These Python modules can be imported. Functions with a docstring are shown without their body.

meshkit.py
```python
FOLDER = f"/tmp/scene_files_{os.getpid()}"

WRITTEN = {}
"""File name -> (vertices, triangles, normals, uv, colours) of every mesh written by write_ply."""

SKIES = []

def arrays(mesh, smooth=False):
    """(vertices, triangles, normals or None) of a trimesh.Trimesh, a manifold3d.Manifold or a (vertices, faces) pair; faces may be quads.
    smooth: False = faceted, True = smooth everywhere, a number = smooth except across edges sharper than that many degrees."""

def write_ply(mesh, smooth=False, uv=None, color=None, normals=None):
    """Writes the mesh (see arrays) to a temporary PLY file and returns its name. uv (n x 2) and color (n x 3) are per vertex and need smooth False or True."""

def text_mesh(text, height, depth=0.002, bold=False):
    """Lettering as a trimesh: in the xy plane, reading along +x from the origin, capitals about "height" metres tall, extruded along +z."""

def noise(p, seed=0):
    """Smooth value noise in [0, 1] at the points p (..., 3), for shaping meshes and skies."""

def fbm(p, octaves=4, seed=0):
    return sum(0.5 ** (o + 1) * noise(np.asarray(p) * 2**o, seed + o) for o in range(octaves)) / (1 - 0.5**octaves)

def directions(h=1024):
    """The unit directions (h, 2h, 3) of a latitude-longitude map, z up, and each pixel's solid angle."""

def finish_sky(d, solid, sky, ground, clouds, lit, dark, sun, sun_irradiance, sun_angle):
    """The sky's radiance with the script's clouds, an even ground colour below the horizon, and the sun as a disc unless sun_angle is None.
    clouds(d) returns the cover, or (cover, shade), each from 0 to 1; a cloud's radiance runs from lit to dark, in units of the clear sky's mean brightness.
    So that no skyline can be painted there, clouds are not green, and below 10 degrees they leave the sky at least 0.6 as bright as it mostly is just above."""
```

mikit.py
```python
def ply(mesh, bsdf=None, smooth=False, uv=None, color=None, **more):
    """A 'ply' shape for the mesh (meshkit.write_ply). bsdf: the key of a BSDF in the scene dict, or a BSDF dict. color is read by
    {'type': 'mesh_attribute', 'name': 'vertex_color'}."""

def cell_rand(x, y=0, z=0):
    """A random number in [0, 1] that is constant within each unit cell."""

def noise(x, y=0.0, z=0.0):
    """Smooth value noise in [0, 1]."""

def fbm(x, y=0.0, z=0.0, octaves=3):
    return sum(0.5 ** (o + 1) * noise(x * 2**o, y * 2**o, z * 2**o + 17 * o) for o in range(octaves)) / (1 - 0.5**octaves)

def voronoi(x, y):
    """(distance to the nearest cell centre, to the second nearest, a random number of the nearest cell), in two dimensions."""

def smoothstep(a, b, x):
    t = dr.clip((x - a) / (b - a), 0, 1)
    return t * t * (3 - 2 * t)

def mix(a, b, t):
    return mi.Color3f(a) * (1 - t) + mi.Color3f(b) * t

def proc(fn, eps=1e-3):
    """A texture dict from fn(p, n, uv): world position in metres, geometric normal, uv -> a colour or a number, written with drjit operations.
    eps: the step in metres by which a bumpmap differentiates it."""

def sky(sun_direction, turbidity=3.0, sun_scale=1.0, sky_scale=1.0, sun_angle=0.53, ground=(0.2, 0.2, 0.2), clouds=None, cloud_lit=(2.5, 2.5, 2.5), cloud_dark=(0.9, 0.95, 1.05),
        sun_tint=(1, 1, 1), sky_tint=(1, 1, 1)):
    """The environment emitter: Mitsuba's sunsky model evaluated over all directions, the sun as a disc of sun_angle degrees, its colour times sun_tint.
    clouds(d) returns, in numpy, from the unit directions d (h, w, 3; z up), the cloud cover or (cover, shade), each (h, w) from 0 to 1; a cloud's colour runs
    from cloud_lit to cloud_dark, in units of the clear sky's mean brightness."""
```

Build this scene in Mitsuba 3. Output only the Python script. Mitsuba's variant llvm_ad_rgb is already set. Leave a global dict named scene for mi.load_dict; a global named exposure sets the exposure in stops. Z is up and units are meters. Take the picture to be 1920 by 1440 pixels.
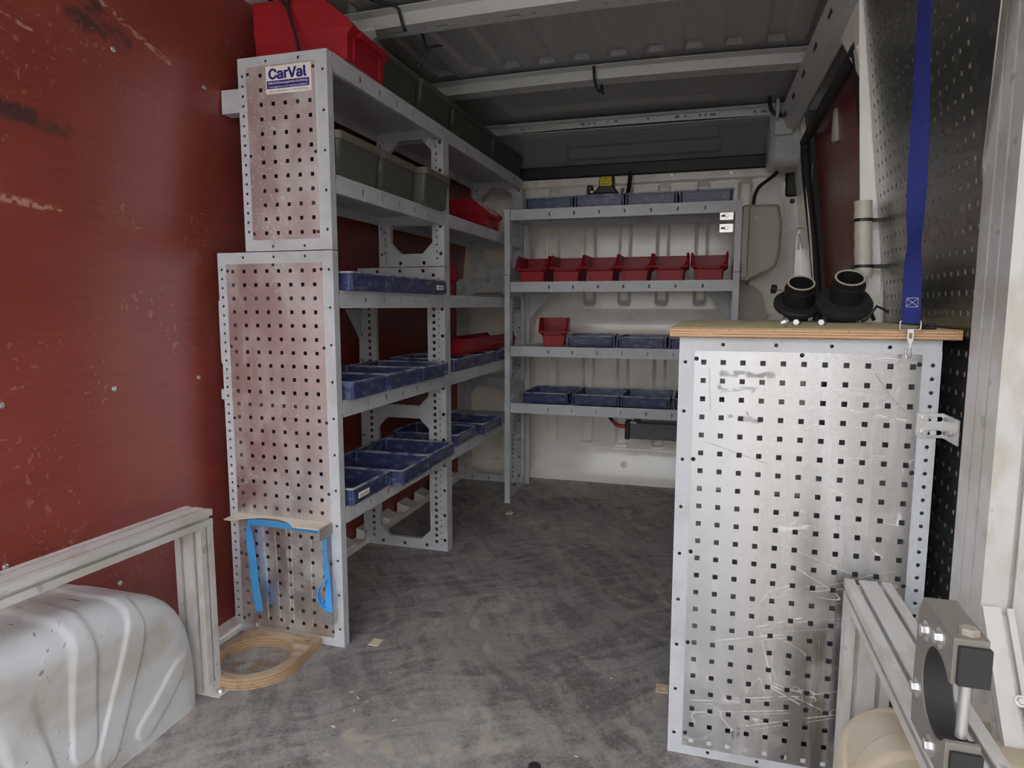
import math
import numpy as np
import trimesh
import drjit as dr
import mitsuba as mi
import manifold3d as m3
import mikit, meshkit
from mikit import noise, fbm, smoothstep, mix, proc
from shapely.geometry import Polygon, Point, box as sbox, LineString
from shapely.ops import unary_union

T = mi.ScalarTransform4f
rng = np.random.default_rng(7)
scene, labels = {}, {}
BRUSHED = ('mat_perforated_right', 'mat_perforated_left', 'mat_perforated_wall')

# ------------------------------------------------------------------ camera, sky, exposure
exposure = 3.95
SUN_E = 1.0
H, YAW, PITCH, ROLL, F = 0.9849, 0.2905, 0.1174, 0.0005, 1236.74
fwd = np.array([-math.sin(YAW) * math.cos(PITCH), math.cos(YAW) * math.cos(PITCH), -math.sin(PITCH)])
rgt = np.array([math.cos(YAW), math.sin(YAW), 0.0])
upv = np.cross(rgt, fwd)
upv = upv * math.cos(ROLL) - rgt * math.sin(ROLL)
eye = np.array([0, 0, H])
scene['camera'] = {'type': 'perspective', 'fov': 2 * math.degrees(math.atan(960 / F)), 'fov_axis': 'x', 'near_clip': 0.05, 'far_clip': 200.0,
                   'to_world': T().look_at(origin=eye.tolist(), target=(eye + fwd).tolist(), up=upv.tolist())}
# bright overcast daylight that comes in through the open rear doors behind the camera
scene['sky'] = mikit.sky((0.3, 0.7, 0.65), turbidity=4.0, sun_scale=0.0, sky_scale=1.0, ground=(0.25, 0.24, 0.23),
                         clouds=lambda d: (np.ones(d.shape[:2]), 0.12 * meshkit.fbm(d * 3.0, 3)), cloud_lit=(2.45, 2.5, 2.6), cloud_dark=(1.6, 1.65, 1.75))
# hazy sun from ahead of the van: it lights the yard and the houses behind the camera, which shine back into the van
SUN = np.array([-.35, -.62, -.70])
scene['sun'] = {'type': 'directional', 'direction': (SUN / np.linalg.norm(SUN)).tolist(), 'irradiance': {'type': 'rgb', 'value': [SUN_E * 1.0, SUN_E * .97, SUN_E * .92]}}

# ------------------------------------------------------------------ helpers
def B(x0, x1, y0, y1, z0, z1, c=0.0):
    """box, chamfered by c"""
    if c <= 0:
        return trimesh.creation.box(bounds=[[min(x0, x1), min(y0, y1), min(z0, z1)], [max(x0, x1), max(y0, y1), max(z0, z1)]])
    a, b = np.array([min(x0, x1), min(y0, y1), min(z0, z1)]), np.array([max(x0, x1), max(y0, y1), max(z0, z1)])
    p = []
    for k in range(3):
        lo, hi = a + c, b - c
        lo, hi = lo.copy(), hi.copy()
        lo[k], hi[k] = a[k], b[k]
        p += [[(lo, hi)[i][0], (lo, hi)[j][1], (lo, hi)[l][2]] for i in (0, 1) for j in (0, 1) for l in (0, 1)]
    return trimesh.convex.convex_hull(np.array(p))

def cat(*ms):
    out = []
    for m in ms:
        out += list(m) if isinstance(m, (list, tuple)) else [m]
    return trimesh.util.concatenate(out)

def ext(poly, t, plane='xy', at=0.0):
    """extrude a shapely polygon; plane xz -> along +y from at, yz -> along +x, xy -> along +z"""
    geoms = getattr(poly, 'geoms', [poly])
    m = trimesh.util.concatenate([trimesh.creation.extrude_polygon(g, t, engine='earcut') for g in geoms])
    v = np.array(m.vertices)
    if plane == 'xz':
        v = v[:, [0, 2, 1]] + [0, at, 0]
        return trimesh.Trimesh(v, np.array(m.faces)[:, ::-1], process=False)
    v = v[:, [2, 0, 1]] + [at, 0, 0] if plane == 'yz' else v + [0, 0, at]
    return trimesh.Trimesh(v, m.faces, process=False)

def warp(m, fn):
    return trimesh.Trimesh(fn(np.array(m.vertices)), m.faces, process=False)

def aff(m, cols, o=(0, 0, 0)):
    """local (a,b,c) -> o + a*cols[0] + b*cols[1] + c*cols[2]"""
    return warp(m, lambda v: v @ np.array(cols, float) + np.array(o, float))

def Rz(deg, o=(0, 0, 0)):
    return T().translate(list(map(float, o))).rotate([0, 0, 1], float(deg))

def cyl(p0, p1, r, n=16, r1=None):
    p0, p1 = np.array(p0, float), np.array(p1, float)
    return loftp([ring_at(p0, p1 - p0, r, n), ring_at(p1, p1 - p0, r if r1 is None else r1, n)])

def ring_at(c, d, r, n):
    d = np.array(d, float) / np.linalg.norm(d)
    a = np.cross(d, [0, 0, 1] if abs(d[2]) < .9 else [1, 0, 0])
    a /= np.linalg.norm(a)
    b = np.cross(d, a)
    t = np.arange(n) * 2 * math.pi / n
    return np.array(c) + r * (np.cos(t)[:, None] * a + np.sin(t)[:, None] * b)

def loftp(rings, caps=True):
    """closed rings of equal length -> skin with fan caps"""
    n, v, f = len(rings[0]), np.vstack(rings), []
    i = np.arange(n)
    j = (i + 1) % n
    for k in range(len(rings) - 1):
        a, b = k * n, (k + 1) * n
        f += [np.stack([a + i, a + j, b + j], 1), np.stack([a + i, b + j, b + i], 1)]
    if caps:
        c0, c1 = len(v), len(v) + 1
        v = np.vstack([v, rings[0].mean(0), rings[-1].mean(0)])
        a = (len(rings) - 1) * n
        f += [np.stack([j, i, i * 0 + c0], 1), np.stack([a + i, a + j, i * 0 + c1], 1)]
    return trimesh.Trimesh(v, np.vstack(f), process=False)

def rrect(x0, x1, y0, y1, z, r, k=4):
    p = []
    for cx, cy, a0 in ((x1 - r, y1 - r, 0), (x0 + r, y1 - r, 90), (x0 + r, y0 + r, 180), (x1 - r, y0 + r, 270)):
        for s in range(k + 1):
            t = math.radians(a0 + 90 * s / k)
            p.append((cx + r * math.cos(t), cy + r * math.sin(t), z))
    return np.array(p)

def lathe(prof, o=(0, 0, 0), n=32, axis=(0, 0, 1)):
    rings = [ring_at(np.array(o) + np.array(axis, float) * z, axis, max(r, 1e-4), n) for r, z in prof]
    if min(prof[0][0], prof[-1][0]) > .002:
        return loftp(rings + [rings[0]], False)
    return loftp(rings)

def smoothpath(p, per=8):
    p = np.array(p, float)
    q = np.vstack([2 * p[0] - p[1], p, 2 * p[-1] - p[-2]])
    out = []
    for i in range(1, len(q) - 2):
        for s in range(per):
            t = s / per
            out.append(0.5 * (2 * q[i] + (q[i + 1] - q[i - 1]) * t + (2 * q[i - 1] - 5 * q[i] + 4 * q[i + 1] - q[i + 2]) * t * t + (3 * q[i] - q[i - 1] - 3 * q[i + 1] + q[i + 2]) * t ** 3))
    return np.array(out + [p[-1]])

def tube(p, r, n=8, per=8):
    p = smoothpath(p, per) if per > 1 else np.array(p, float)
    d = np.gradient(p, axis=0)
    a = None
    rings = []
    for c, t in zip(p, d):
        t = t / (np.linalg.norm(t) + 1e-12)
        if a is None:
            a = np.cross(t, [0, 0, 1] if abs(t[2]) < .9 else [1, 0, 0])
        a = a - t * (a @ t)
        a /= np.linalg.norm(a)
        b = np.cross(t, a)
        w = np.arange(n) * 2 * math.pi / n
        rings.append(c + r * (np.cos(w)[:, None] * a + np.sin(w)[:, None] * b))
    return loftp(rings)

def ribbon(p, wdir, w, t=0.0016, per=8):
    """flat webbing along p; wdir: width direction (one, or one per point)"""
    p0 = np.array(p, float)
    wd = np.broadcast_to(np.array(wdir, float), p0.shape)
    q = smoothpath(np.hstack([p0, wd]), per)
    p, wd = q[:, :3], q[:, 3:] / np.linalg.norm(q[:, 3:], axis=1, keepdims=True)
    d = np.gradient(p, axis=0)
    n = np.cross(d, wd)
    n /= np.linalg.norm(n, axis=1, keepdims=True)
    return loftp([np.array([c + a * w / 2 + b * t / 2, c - a * w / 2 + b * t / 2, c - a * w / 2 - b * t / 2, c + a * w / 2 - b * t / 2]) for c, a, b in zip(p, wd, n)])

def gridplate(xs, zs, solid, t):
    """sheet in local (a, b) with thickness t along c; solid[i, j] tells which cells exist: square holes get real edges"""
    xs, zs = np.asarray(xs, float), np.asarray(zs, float)
    nx, nz = len(xs), len(zs)
    X, Z = np.meshgrid(xs, zs, indexing='ij')
    v = np.vstack([np.stack([X, Z, X * 0], -1).reshape(-1, 3), np.stack([X, Z, X * 0 + t], -1).reshape(-1, 3)])
    N = nx * nz
    idx = lambda i, j: i * nz + j
    i, j = np.nonzero(solid)
    a, b, c, d = idx(i, j), idx(i + 1, j), idx(i + 1, j + 1), idx(i, j + 1)
    q = [np.stack([a, d, c, b], 1), np.stack([a, b, c, d], 1) + N]
    pad = np.pad(solid, 1)
    for di, dj, e0, e1 in ((-1, 0, (0, 0), (0, 1)), (1, 0, (1, 1), (1, 0)), (0, -1, (1, 0), (0, 0)), (0, 1, (0, 1), (1, 1))):
        i, j = np.nonzero(solid & ~pad[1 + di:1 + di + solid.shape[0], 1 + dj:1 + dj + solid.shape[1]])
        a, b = idx(i + e0[0], j + e0[1]), idx(i + e1[0], j + e1[1])
        q.append(np.stack([a, b, b + N, a + N], 1))
    q = np.vstack(q)
    m = trimesh.Trimesh(v, np.vstack([q[:, [0, 1, 2]], q[:, [0, 2, 3]]]), process=False)
    m.remove_unreferenced_vertices()
    return m

def perf(x0, x1, z0, z1, hx, hz, hole, t):
    """sheet with square holes centred at hx x hz"""
    xs = np.unique(np.round(np.concatenate([[x0, x1], np.array(hx) - hole / 2, np.array(hx) + hole / 2]), 6))
    zs = np.unique(np.round(np.concatenate([[z0, z1], np.array(hz) - hole / 2, np.array(hz) + hole / 2]), 6))
    cx, cz = (xs[1:] + xs[:-1]) / 2, (zs[1:] + zs[:-1]) / 2
    inx = np.array([np.any(np.abs(c - np.array(hx)) < hole / 2) for c in cx])
    inz = np.array([np.any(np.abs(c - np.array(hz)) < hole / 2) for c in cz])
    return gridplate(xs, zs, ~(inx[:, None] & inz[None, :]), t)

def rbox(x0, x1, y0, y1, z0, z1, r, seg=16):
    s = m3.Manifold.sphere(r, seg)
    return m3.Manifold.batch_hull([s.translate((x, y, z)) for x in (x0 + r, x1 - r) for y in (y0 + r, y1 - r) for z in (z0 + r, z1 - r)])

def tm(m):
    k = m.to_mesh()
    return trimesh.Trimesh(k.vert_properties[:, :3], k.tri_verts, process=False)

def add(key, mesh, mat, smooth=False, **more):
    if mat in BRUSHED:                       # brushed sheet: u runs along the grain
        v = np.array(mesh.vertices)
        more['uv'] = np.stack([v[:, 0] + v[:, 1], v[:, 2]], 1)
    k, n = key, 0
    while k in scene:
        n += 1
        k = f'{key}_{n:03d}'
    scene[k] = mesh if isinstance(mesh, dict) else mikit.ply(mesh, mat, smooth=smooth, **more)
    return k

def stuff(k, label):
    labels[k] = {'label': label, 'kind': 'stuff'}

def nkey(name):
    k, n = name, 0
    while k in labels:
        n += 1
        k = f'{name}_{n:03d}'
    return k

def thing(name, label, category, group=None, mesh=None, mat=None, smooth=False):
    k = nkey(name)
    labels[k] = {'label': label, 'category': category}
    if group:
        labels[k]['group'] = group
    if mesh is not None:
        add(k, mesh, mat, smooth)
    return k

def struct(name, label, mesh=None, mat=None, smooth=False):
    labels[name] = {'label': label, 'kind': 'structure'}
    if mesh is not None:
        add(name, mesh, mat, smooth)
    return name

def part(t, name, mesh, mat, smooth=False, label=None):
    k = add(f'{t}__{name}', mesh, mat, smooth)
    if label:
        labels[k] = {'label': label}
    return k

def hexa(c, d, r, t):
    """hexagon bolt head at c pointing along d"""
    c, d = np.array(c, float), np.array(d, float)
    return loftp([ring_at(c, d, r, 6), ring_at(c + d * t * .8, d, r, 6), ring_at(c + d * t, d, r * .86, 6)])

def screw(c, d, r=.004, t=.003):
    c, d = np.array(c, float), np.array(d, float)
    return loftp([ring_at(c, d, r, 12), ring_at(c + d * t * .5, d, r * .92, 12), ring_at(c + d * t, d, r * .5, 12), ring_at(c + d * t, d, r * .28, 12), ring_at(c + d * t * .4, d, r * .22, 12)])

def holes(poly, pts, r, n=10):
    return poly.difference(unary_union([Polygon([(x + r * math.cos(2 * math.pi * k / n), z + r * math.sin(2 * math.pi * k / n)) for k in range(n)]) for x, z in pts]))

# ------------------------------------------------------------------ materials
def pr(color, rough=.5, spec=.5, metal=0.0, **more):
    c = color if isinstance(color, dict) else {'type': 'rgb', 'value': list(color)}
    return {'type': 'twosided', 'bsdf': {'type': 'principled', 'base_color': c, 'roughness': rough, 'specular': spec, 'metallic': metal, **more}}

def mat(name, d):
    scene[name] = d
    return name

def C(*v):
    return mi.Color3f(*v)

def seg(u, v, a, b, w):
    """soft mask of a stroke from a to b of half width w"""
    du, dv = b[0] - a[0], b[1] - a[1]
    L2 = du * du + dv * dv
    t = dr.clip(((u - a[0]) * du + (v - a[1]) * dv) / L2, 0, 1)
    d = dr.sqrt(dr.square(u - a[0] - t * du) + dr.square(v - a[1] - t * dv))
    return 1 - smoothstep(w * .3, w, d)

def lines(u, v, f, w, th):
    """thin scratches: a level set of stretched noise, broken up by another"""
    n = dr.abs(noise(u * f, v * f * .16, 3.0) - .5)
    return (1 - smoothstep(0, w, n)) * smoothstep(th, th + .08, noise(u * f * .35 + 31, v * f * .3, 9.0))

def f_grey(p, n, uv):
    d = fbm(p.x * 9 + 3, p.y * 9, p.z * 9, 4)
    g = fbm(p.x * 60, p.y * 60, p.z * 25, 2)
    c = mix((.50, .52, .55), (.43, .445, .46), smoothstep(.45, .75, d))
    return mix(c, (.30, .28, .25), smoothstep(.70, .86, d * .6 + g * .4) * .6)

M_GREY = mat('mat_grey_paint', pr(proc(f_grey), .38, .5))

def f_white(p, n, uv):
    d = fbm(p.x * 6, p.y * 6 + 7, p.z * 6, 4)
    return mix((.85, .82, .76), (.72, .675, .60), smoothstep(.5, .8, d))

M_WHITE = mat('mat_body_paint', pr(proc(f_white), .24, .6, clearcoat=.8, clearcoat_gloss=.9))
M_ROOF = mat('mat_roof_paint', pr((.50, .51, .50), .33, .5))
M_SKIN = mat('mat_roof_skin', pr((.36, .365, .355), .30, .5))
M_HEADER = mat('mat_header', pr((.17, .185, .195), .55, .4))

def f_red(p, n, uv):
    y, z = p.y, p.z
    grain = fbm(y * 14, z * 160, p.x, 3)
    blot = fbm(y * 5 + 2, z * 5, 4.0, 4)
    c = mix((.175, .032, .025), (.265, .058, .045), dr.clip(grain * .5 + blot * .7 - .1, 0, 1))
    dk = dr.maximum(dr.maximum(seg(y, z, (1.20, 1.66), (1.30, 1.60), .035), seg(y, z, (1.17, 1.61), (1.24, 1.60), .03)), seg(y, z, (1.0, 1.38), (1.15, 1.37), .03))
    dk = dk * smoothstep(.2, .7, fbm(y * 30, z * 60, 2.0, 3))
    c = mix(c, (.045, .035, .030), dk * .8)
    li = dr.maximum(seg(y, z, (1.19, 1.685), (1.32, 1.635), .010), seg(y, z, (1.32, 1.635), (1.44, 1.60), .009))
    li = dr.maximum(li, seg(y, z, (1.0, 1.555), (1.08, 1.545), .006))
    li = dr.maximum(li, seg(y, z, (1.0, 1.205), (1.14, 1.195), .012)) * smoothstep(.35, .65, fbm(y * 90, z * 200, 1.0, 3))
    fl = smoothstep(.86, .89, noise(y * 130, z * 95, 5.0)) * smoothstep(.62, .75, noise(y * 9, z * 9, 8.0))
    c = mix(c, (.46, .26, .18), dr.clip(li * .8 + fl * .28, 0, 1))
    sc = lines(z + y * .3, y, 55, .012, .62)
    return mix(c, (.33, .14, .11), sc * .5)

M_RED = mat('mat_red_plywood', pr(proc(f_red), .30, .45))

def f_floor(p, n, uv):
    x, y = p.x, p.y
    wx, wy = fbm(x * 2.6, y * 2.6, 1.0, 4) - .5, fbm(x * 2.2 + 9, y * 2.2, 2.0, 3) - .5
    u, v = x + wx * .22, y + wy * .22
    big = fbm(u * 3.2, v * 3.2, 0.0, 4)
    a = u * .82 + v * .57
    b = -u * .57 + v * .82
    sm = fbm(a * 38, b * 8, 3.0, 4)
    sm2 = fbm(a * 11 + 40, b * 48, 6.0, 4)
    fine = fbm(x * 190, y * 190, 1.0, 2)
    d = dr.clip(big * .55 + sm * .55 + sm2 * .55 - .50, 0, 1)
    d = smoothstep(-.12, .62, d)
    c = mix((.150, .141, .138), (.36, .345, .33), dr.clip(d * .95 + (fine - .5) * .60, 0, 1))
    brown = smoothstep(.5, .75, fbm(u * 4 + 5, v * 4, 7.0, 3)) * d
    c = mix(c, (.26, .215, .21), brown * .5)
    pale = smoothstep(.60, .80, fbm(a * 22 + 3, b * 15, 11.0, 4)) * smoothstep(.35, .6, big)
    arc = mi.Float(0)
    xw, yw = x + (fbm(x * 9, y * 9, 5.0, 2) - .5) * .05, y + (fbm(x * 9 + 7, y * 9, 6.0, 2) - .5) * .05
    for q in (((-.657, 2.783), (-.598, 2.592), (-.501, 2.393), (-.394, 2.260), (-.248, 2.158), (-.149, 2.146), (-.118, 2.206)), ((-.391, 3.104), (-.373, 2.795), (-.291, 2.502), (-.130, 2.246))):
        for e, f in zip(q[:-1], q[1:]):
            arc = dr.maximum(arc, seg(xw, yw, e, f, .022))
    pale = dr.maximum(pale, arc * .45 * smoothstep(.2, .6, fbm(x * 40, y * 40, 1.0, 3)))
    c = mix(c, (.46, .42, .35), pale * .7)
    r = dr.sqrt(dr.square(x + 1.172) + dr.square(y - 1.448))
    rust = (1 - smoothstep(.05, .095, r)) * smoothstep(.42, .62, fbm(x * 26, y * 26, 4.0, 3))
    c = mix(c, (.24, .125, .06), rust * .7)
    sp = smoothstep(.86, .92, noise(x * 70, y * 70, 2.0)) * .5
    return mix(c, (.42, .37, .29), sp * smoothstep(.55, .8, fbm(x * 5, y * 5, 3.0, 2)))

def f_floor_bump(p, n, uv):
    s = .0055
    x, y = p.x / s, p.y / s
    k = dr.abs(dr.sin(x * 3.1416)) * dr.abs(dr.sin((x * .5 + y * .866) * 3.1416)) * dr.abs(dr.sin((x * .5 - y * .866) * 3.1416))
    return smoothstep(.1, .5, k) * .00035 + fbm(p.x * 40, p.y * 40, 0.0, 2) * .0006

M_FLOOR = mat('mat_floor', {'type': 'twosided', 'bsdf': {'type': 'bumpmap', 'scale': 1.0, 'arbitrary': proc(f_floor_bump, eps=8e-4),
              'bsdf': {'type': 'principled', 'base_color': proc(f_floor), 'roughness': .55, 'specular': .35}}})

SCRATCH = [(.187, .883, .230, .890), (.230, .890, .305, .889), (.305, .889, .374, .883), (.056, .804, .156, .818), (.156, .818, .234, .823), (.234, .823, .317, .814), (.177, .789, .255, .787), (.255, .787, .367, .769),
           (.120, .723, .160, .743), (.160, .743, .213, .752), (.275, .762, .246, .720), (.156, .827, .304, .829), (.238, .645, .259, .622), (.224, .630, .264, .615), (.100, .332, .135, .395), (.135, .395, .175, .415),
           (.037, .141, .206, .177), (-.007, .130, .081, .145), (.129, .289, .154, .186), (.154, .186, .207, .160), (-.006, .102, .177, .140), (.105, .092, .269, .147), (.117, .317, .208, .350), (.038, .275, .169, .307), (.154, .192, .248, .155)]
MARKS = [(.028, .849, .123, .848, .010), (.024, .820, .086, .816, .009), (.047, .761, .099, .753, .008), (.002, .859, .007, .771, .0012), (.078, .774, .094, .742, .006), (.007, .703, .123, .666, .0014), (.024, .810, .096, .821, .0014),
         (.076, .049, .077, .080, .007), (.087, .049, .088, .083, .006), (.122, .052, .122, .083, .005), (.307, .857, .337, .812, .0013), (.337, .812, .361, .787, .0013)]
def f_marks(p):
    g = smoothstep(.25, .65, fbm(p.x * 90, p.z * 90, 2.0, 3))
    m = mi.Float(0)
    for a, b, c, d, w in MARKS:
        m = dr.maximum(m, seg(p.x, p.z, (a, b), (c, d), w) * (g if w > .003 else .8))
    return m
def f_scr_dif(p, n, uv):
    return mix((.74, .73, .72), (.10, .10, .10), smoothstep(.2, .5, f_marks(p)))
def f_scr(p, n, uv):
    u, v = p.x + p.y, p.z
    k = mi.Float(0)
    br = smoothstep(.25, .6, fbm(u * 60, v * 60, 8.0, 2))
    for a, b, c, d in SCRATCH:
        k = dr.maximum(k, seg(p.x + .003 * noise(v * 40, u * 40), p.z, (a, b), (c, d), .0015))
        k = dr.maximum(k, seg(p.x, p.z, (a + .012, b - .006), (c + .008, d - .004), .0010) * .6)
    w = fbm(u * 3, v * 3, 1.0, 2) * .5
    s = lines(u * .35 + v + w * .12, u, 40, .016, .60) + lines(v * 1.0 - u * .3 + w * .2, u + v, 60, .016, .62) * .8 + lines(u + v * .12 + w * .3, v, 50, .012, .68) * .7
    dust = smoothstep(.45, .8, fbm(u * 60, v * 5, 3.0, 4)) * .12 + smoothstep(.5, .8, fbm(u * 14, v * 14, 7.0, 4)) * .16
    return dr.clip(dr.maximum(s * .7, k * br * .75) + dust + f_marks(p) * .5, 0, .9)

def f_scr_l(p, n, uv):
    u, v = p.x, p.z
    w = fbm(u * 4, v * 4, 1.0, 2) * .5
    s = lines(u + v * .05 + w * .1, v, 60, .010, .62) + lines(v + u * .4 + w * .2, u, 40, .010, .66)
    spots = smoothstep(.78, .88, noise(u * 330, v * 330, 2.0)) * smoothstep(.35, .65, fbm(u * 9, v * 7, 3.0, 3))
    for a, b in ((-1.245, -1.236), (-1.205, -1.196), (-1.165, -1.158), (-1.149, -1.150), (-1.082, -1.086), (-1.232, -1.240)):
        spots = dr.maximum(spots, seg(u, v, (a, .345), (b, .05), .0022) * smoothstep(.2, .5, noise(v * 60, a * 90, 1.0)))
    dust = smoothstep(.30, .75, fbm(u * 16, v * 9, 5.0, 4)) * .34
    return dr.clip(s * .5 + spots * .55 + dust, 0, .85)

def alu(name, scr, au, av, refl=(.86, .86, .87), dif=(.62, .61, .60)):
    return mat(name, {'type': 'twosided', 'bsdf': {'type': 'blendbsdf', 'weight': proc(scr), 'a': {'type': 'roughconductor', 'material': 'Al', 'alpha_u': au, 'alpha_v': av,
               'specular_reflectance': {'type': 'rgb', 'value': list(refl)}}, 'b': {'type': 'diffuse', 'reflectance': dif if isinstance(dif, dict) else {'type': 'rgb', 'value': list(dif)}}}})

M_PERF_R = alu('mat_perforated_right', f_scr, .022, .32, refl=(.46, .465, .47), dif=proc(f_scr_dif))
M_PERF_L = alu('mat_perforated_left', f_scr_l, .19, .32, refl=(.92, .91, .91))

def f_scr_w(p, n, uv):
    return dr.clip(smoothstep(.60, .9, fbm(p.y * 22, p.z * 22, 3.0, 4)) * .10 + lines(p.y + p.z * .4, p.z, 40, .006, .74) * .2, 0, .4)

M_PERF_W = alu('mat_perforated_wall', f_scr_w, .10, .12, refl=(.52, .52, .50), dif=(.4, .4, .38))

def f_prof(p, n, uv):
    d = fbm(p.x * 30, p.y * 12, p.z * 12, 4)
    k = smoothstep(.72, .80, fbm(p.x * 70 + 5, p.y * 30, p.z * 30, 3))
    up = smoothstep(.5, .9, n.z)
    c = mix((.60, .595, .58), (.52, .49, .44), smoothstep(.4, .7, d))
    return mix(c, (.16, .15, .14), k * .35)

M_PROF = mat('mat_aluminium_profile', pr(proc(f_prof), .42, .5, .25))
M_STEEL = mat('mat_zinc_steel', pr((.62, .62, .61), .32, .5, .85))
M_BLUE = mat('mat_blue_plastic', None)

def f_blue(p, n, uv):
    d = fbm(p.x * 40, p.y * 40, p.z * 60, 4)
    return mix((.036, .047, .128), (.19, .19, .215), smoothstep(.48, .82, d) * .6)

scene['mat_blue_plastic'] = pr(proc(f_blue), .36, .5)

def f_redp(p, n, uv):
    d = fbm(p.x * 50, p.y * 50, p.z * 50, 4)
    return mix((.31, .009, .018), (.36, .05, .055), smoothstep(.55, .9, d) * .35)

M_REDP = mat('mat_red_plastic', pr(proc(f_redp), .42, .3))
M_GREEN = mat('mat_grey_green_plastic', pr((.078, .081, .068), .46, .4))
M_GREENRIM = mat('mat_crate_rim', pr((.135, .132, .098), .6, .3))
M_DARKGREEN = mat('mat_dark_crate', pr((.050, .058, .050), .45, .4))
M_BLACK = mat('mat_black', pr((.018, .018, .018), .42, .4))
M_RUBBER = mat('mat_black_rubber', pr((.03, .03, .031), .6, .3))
M_CREAM = mat('mat_cream_plastic', pr((.58, .55, .46), .32, .5))
M_BEIGE = mat('mat_beige_plastic', pr((.50, .47, .40), .38, .45))
M_NAVY = mat('mat_navy_webbing', pr((.020, .027, .15), .75, .2, sheen=.4))
M_SKYB = mat('mat_light_blue_webbing', pr((.075, .36, .76), .6, .3))
M_PAPER = mat('mat_paper', pr((.78, .76, .72), .6, .3))
M_INK = mat('mat_blue_ink', pr((.030, .022, .19), .5, .3))
M_DINK = mat('mat_dark_ink', pr((.03, .03, .03), .6, .3))
M_YELLOW = mat('mat_yellow', pr((.70, .58, .03), .45, .4))
M_ORANGE = mat('mat_orange_red', pr((.60, .09, .03), .4, .4))
M_INV = mat('mat_inverter', pr((.115, .115, .125), .4, .5, .3))
M_CLEAR = mat('mat_clear_plastic', {'type': 'thindielectric', 'int_ior': 1.45})

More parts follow.
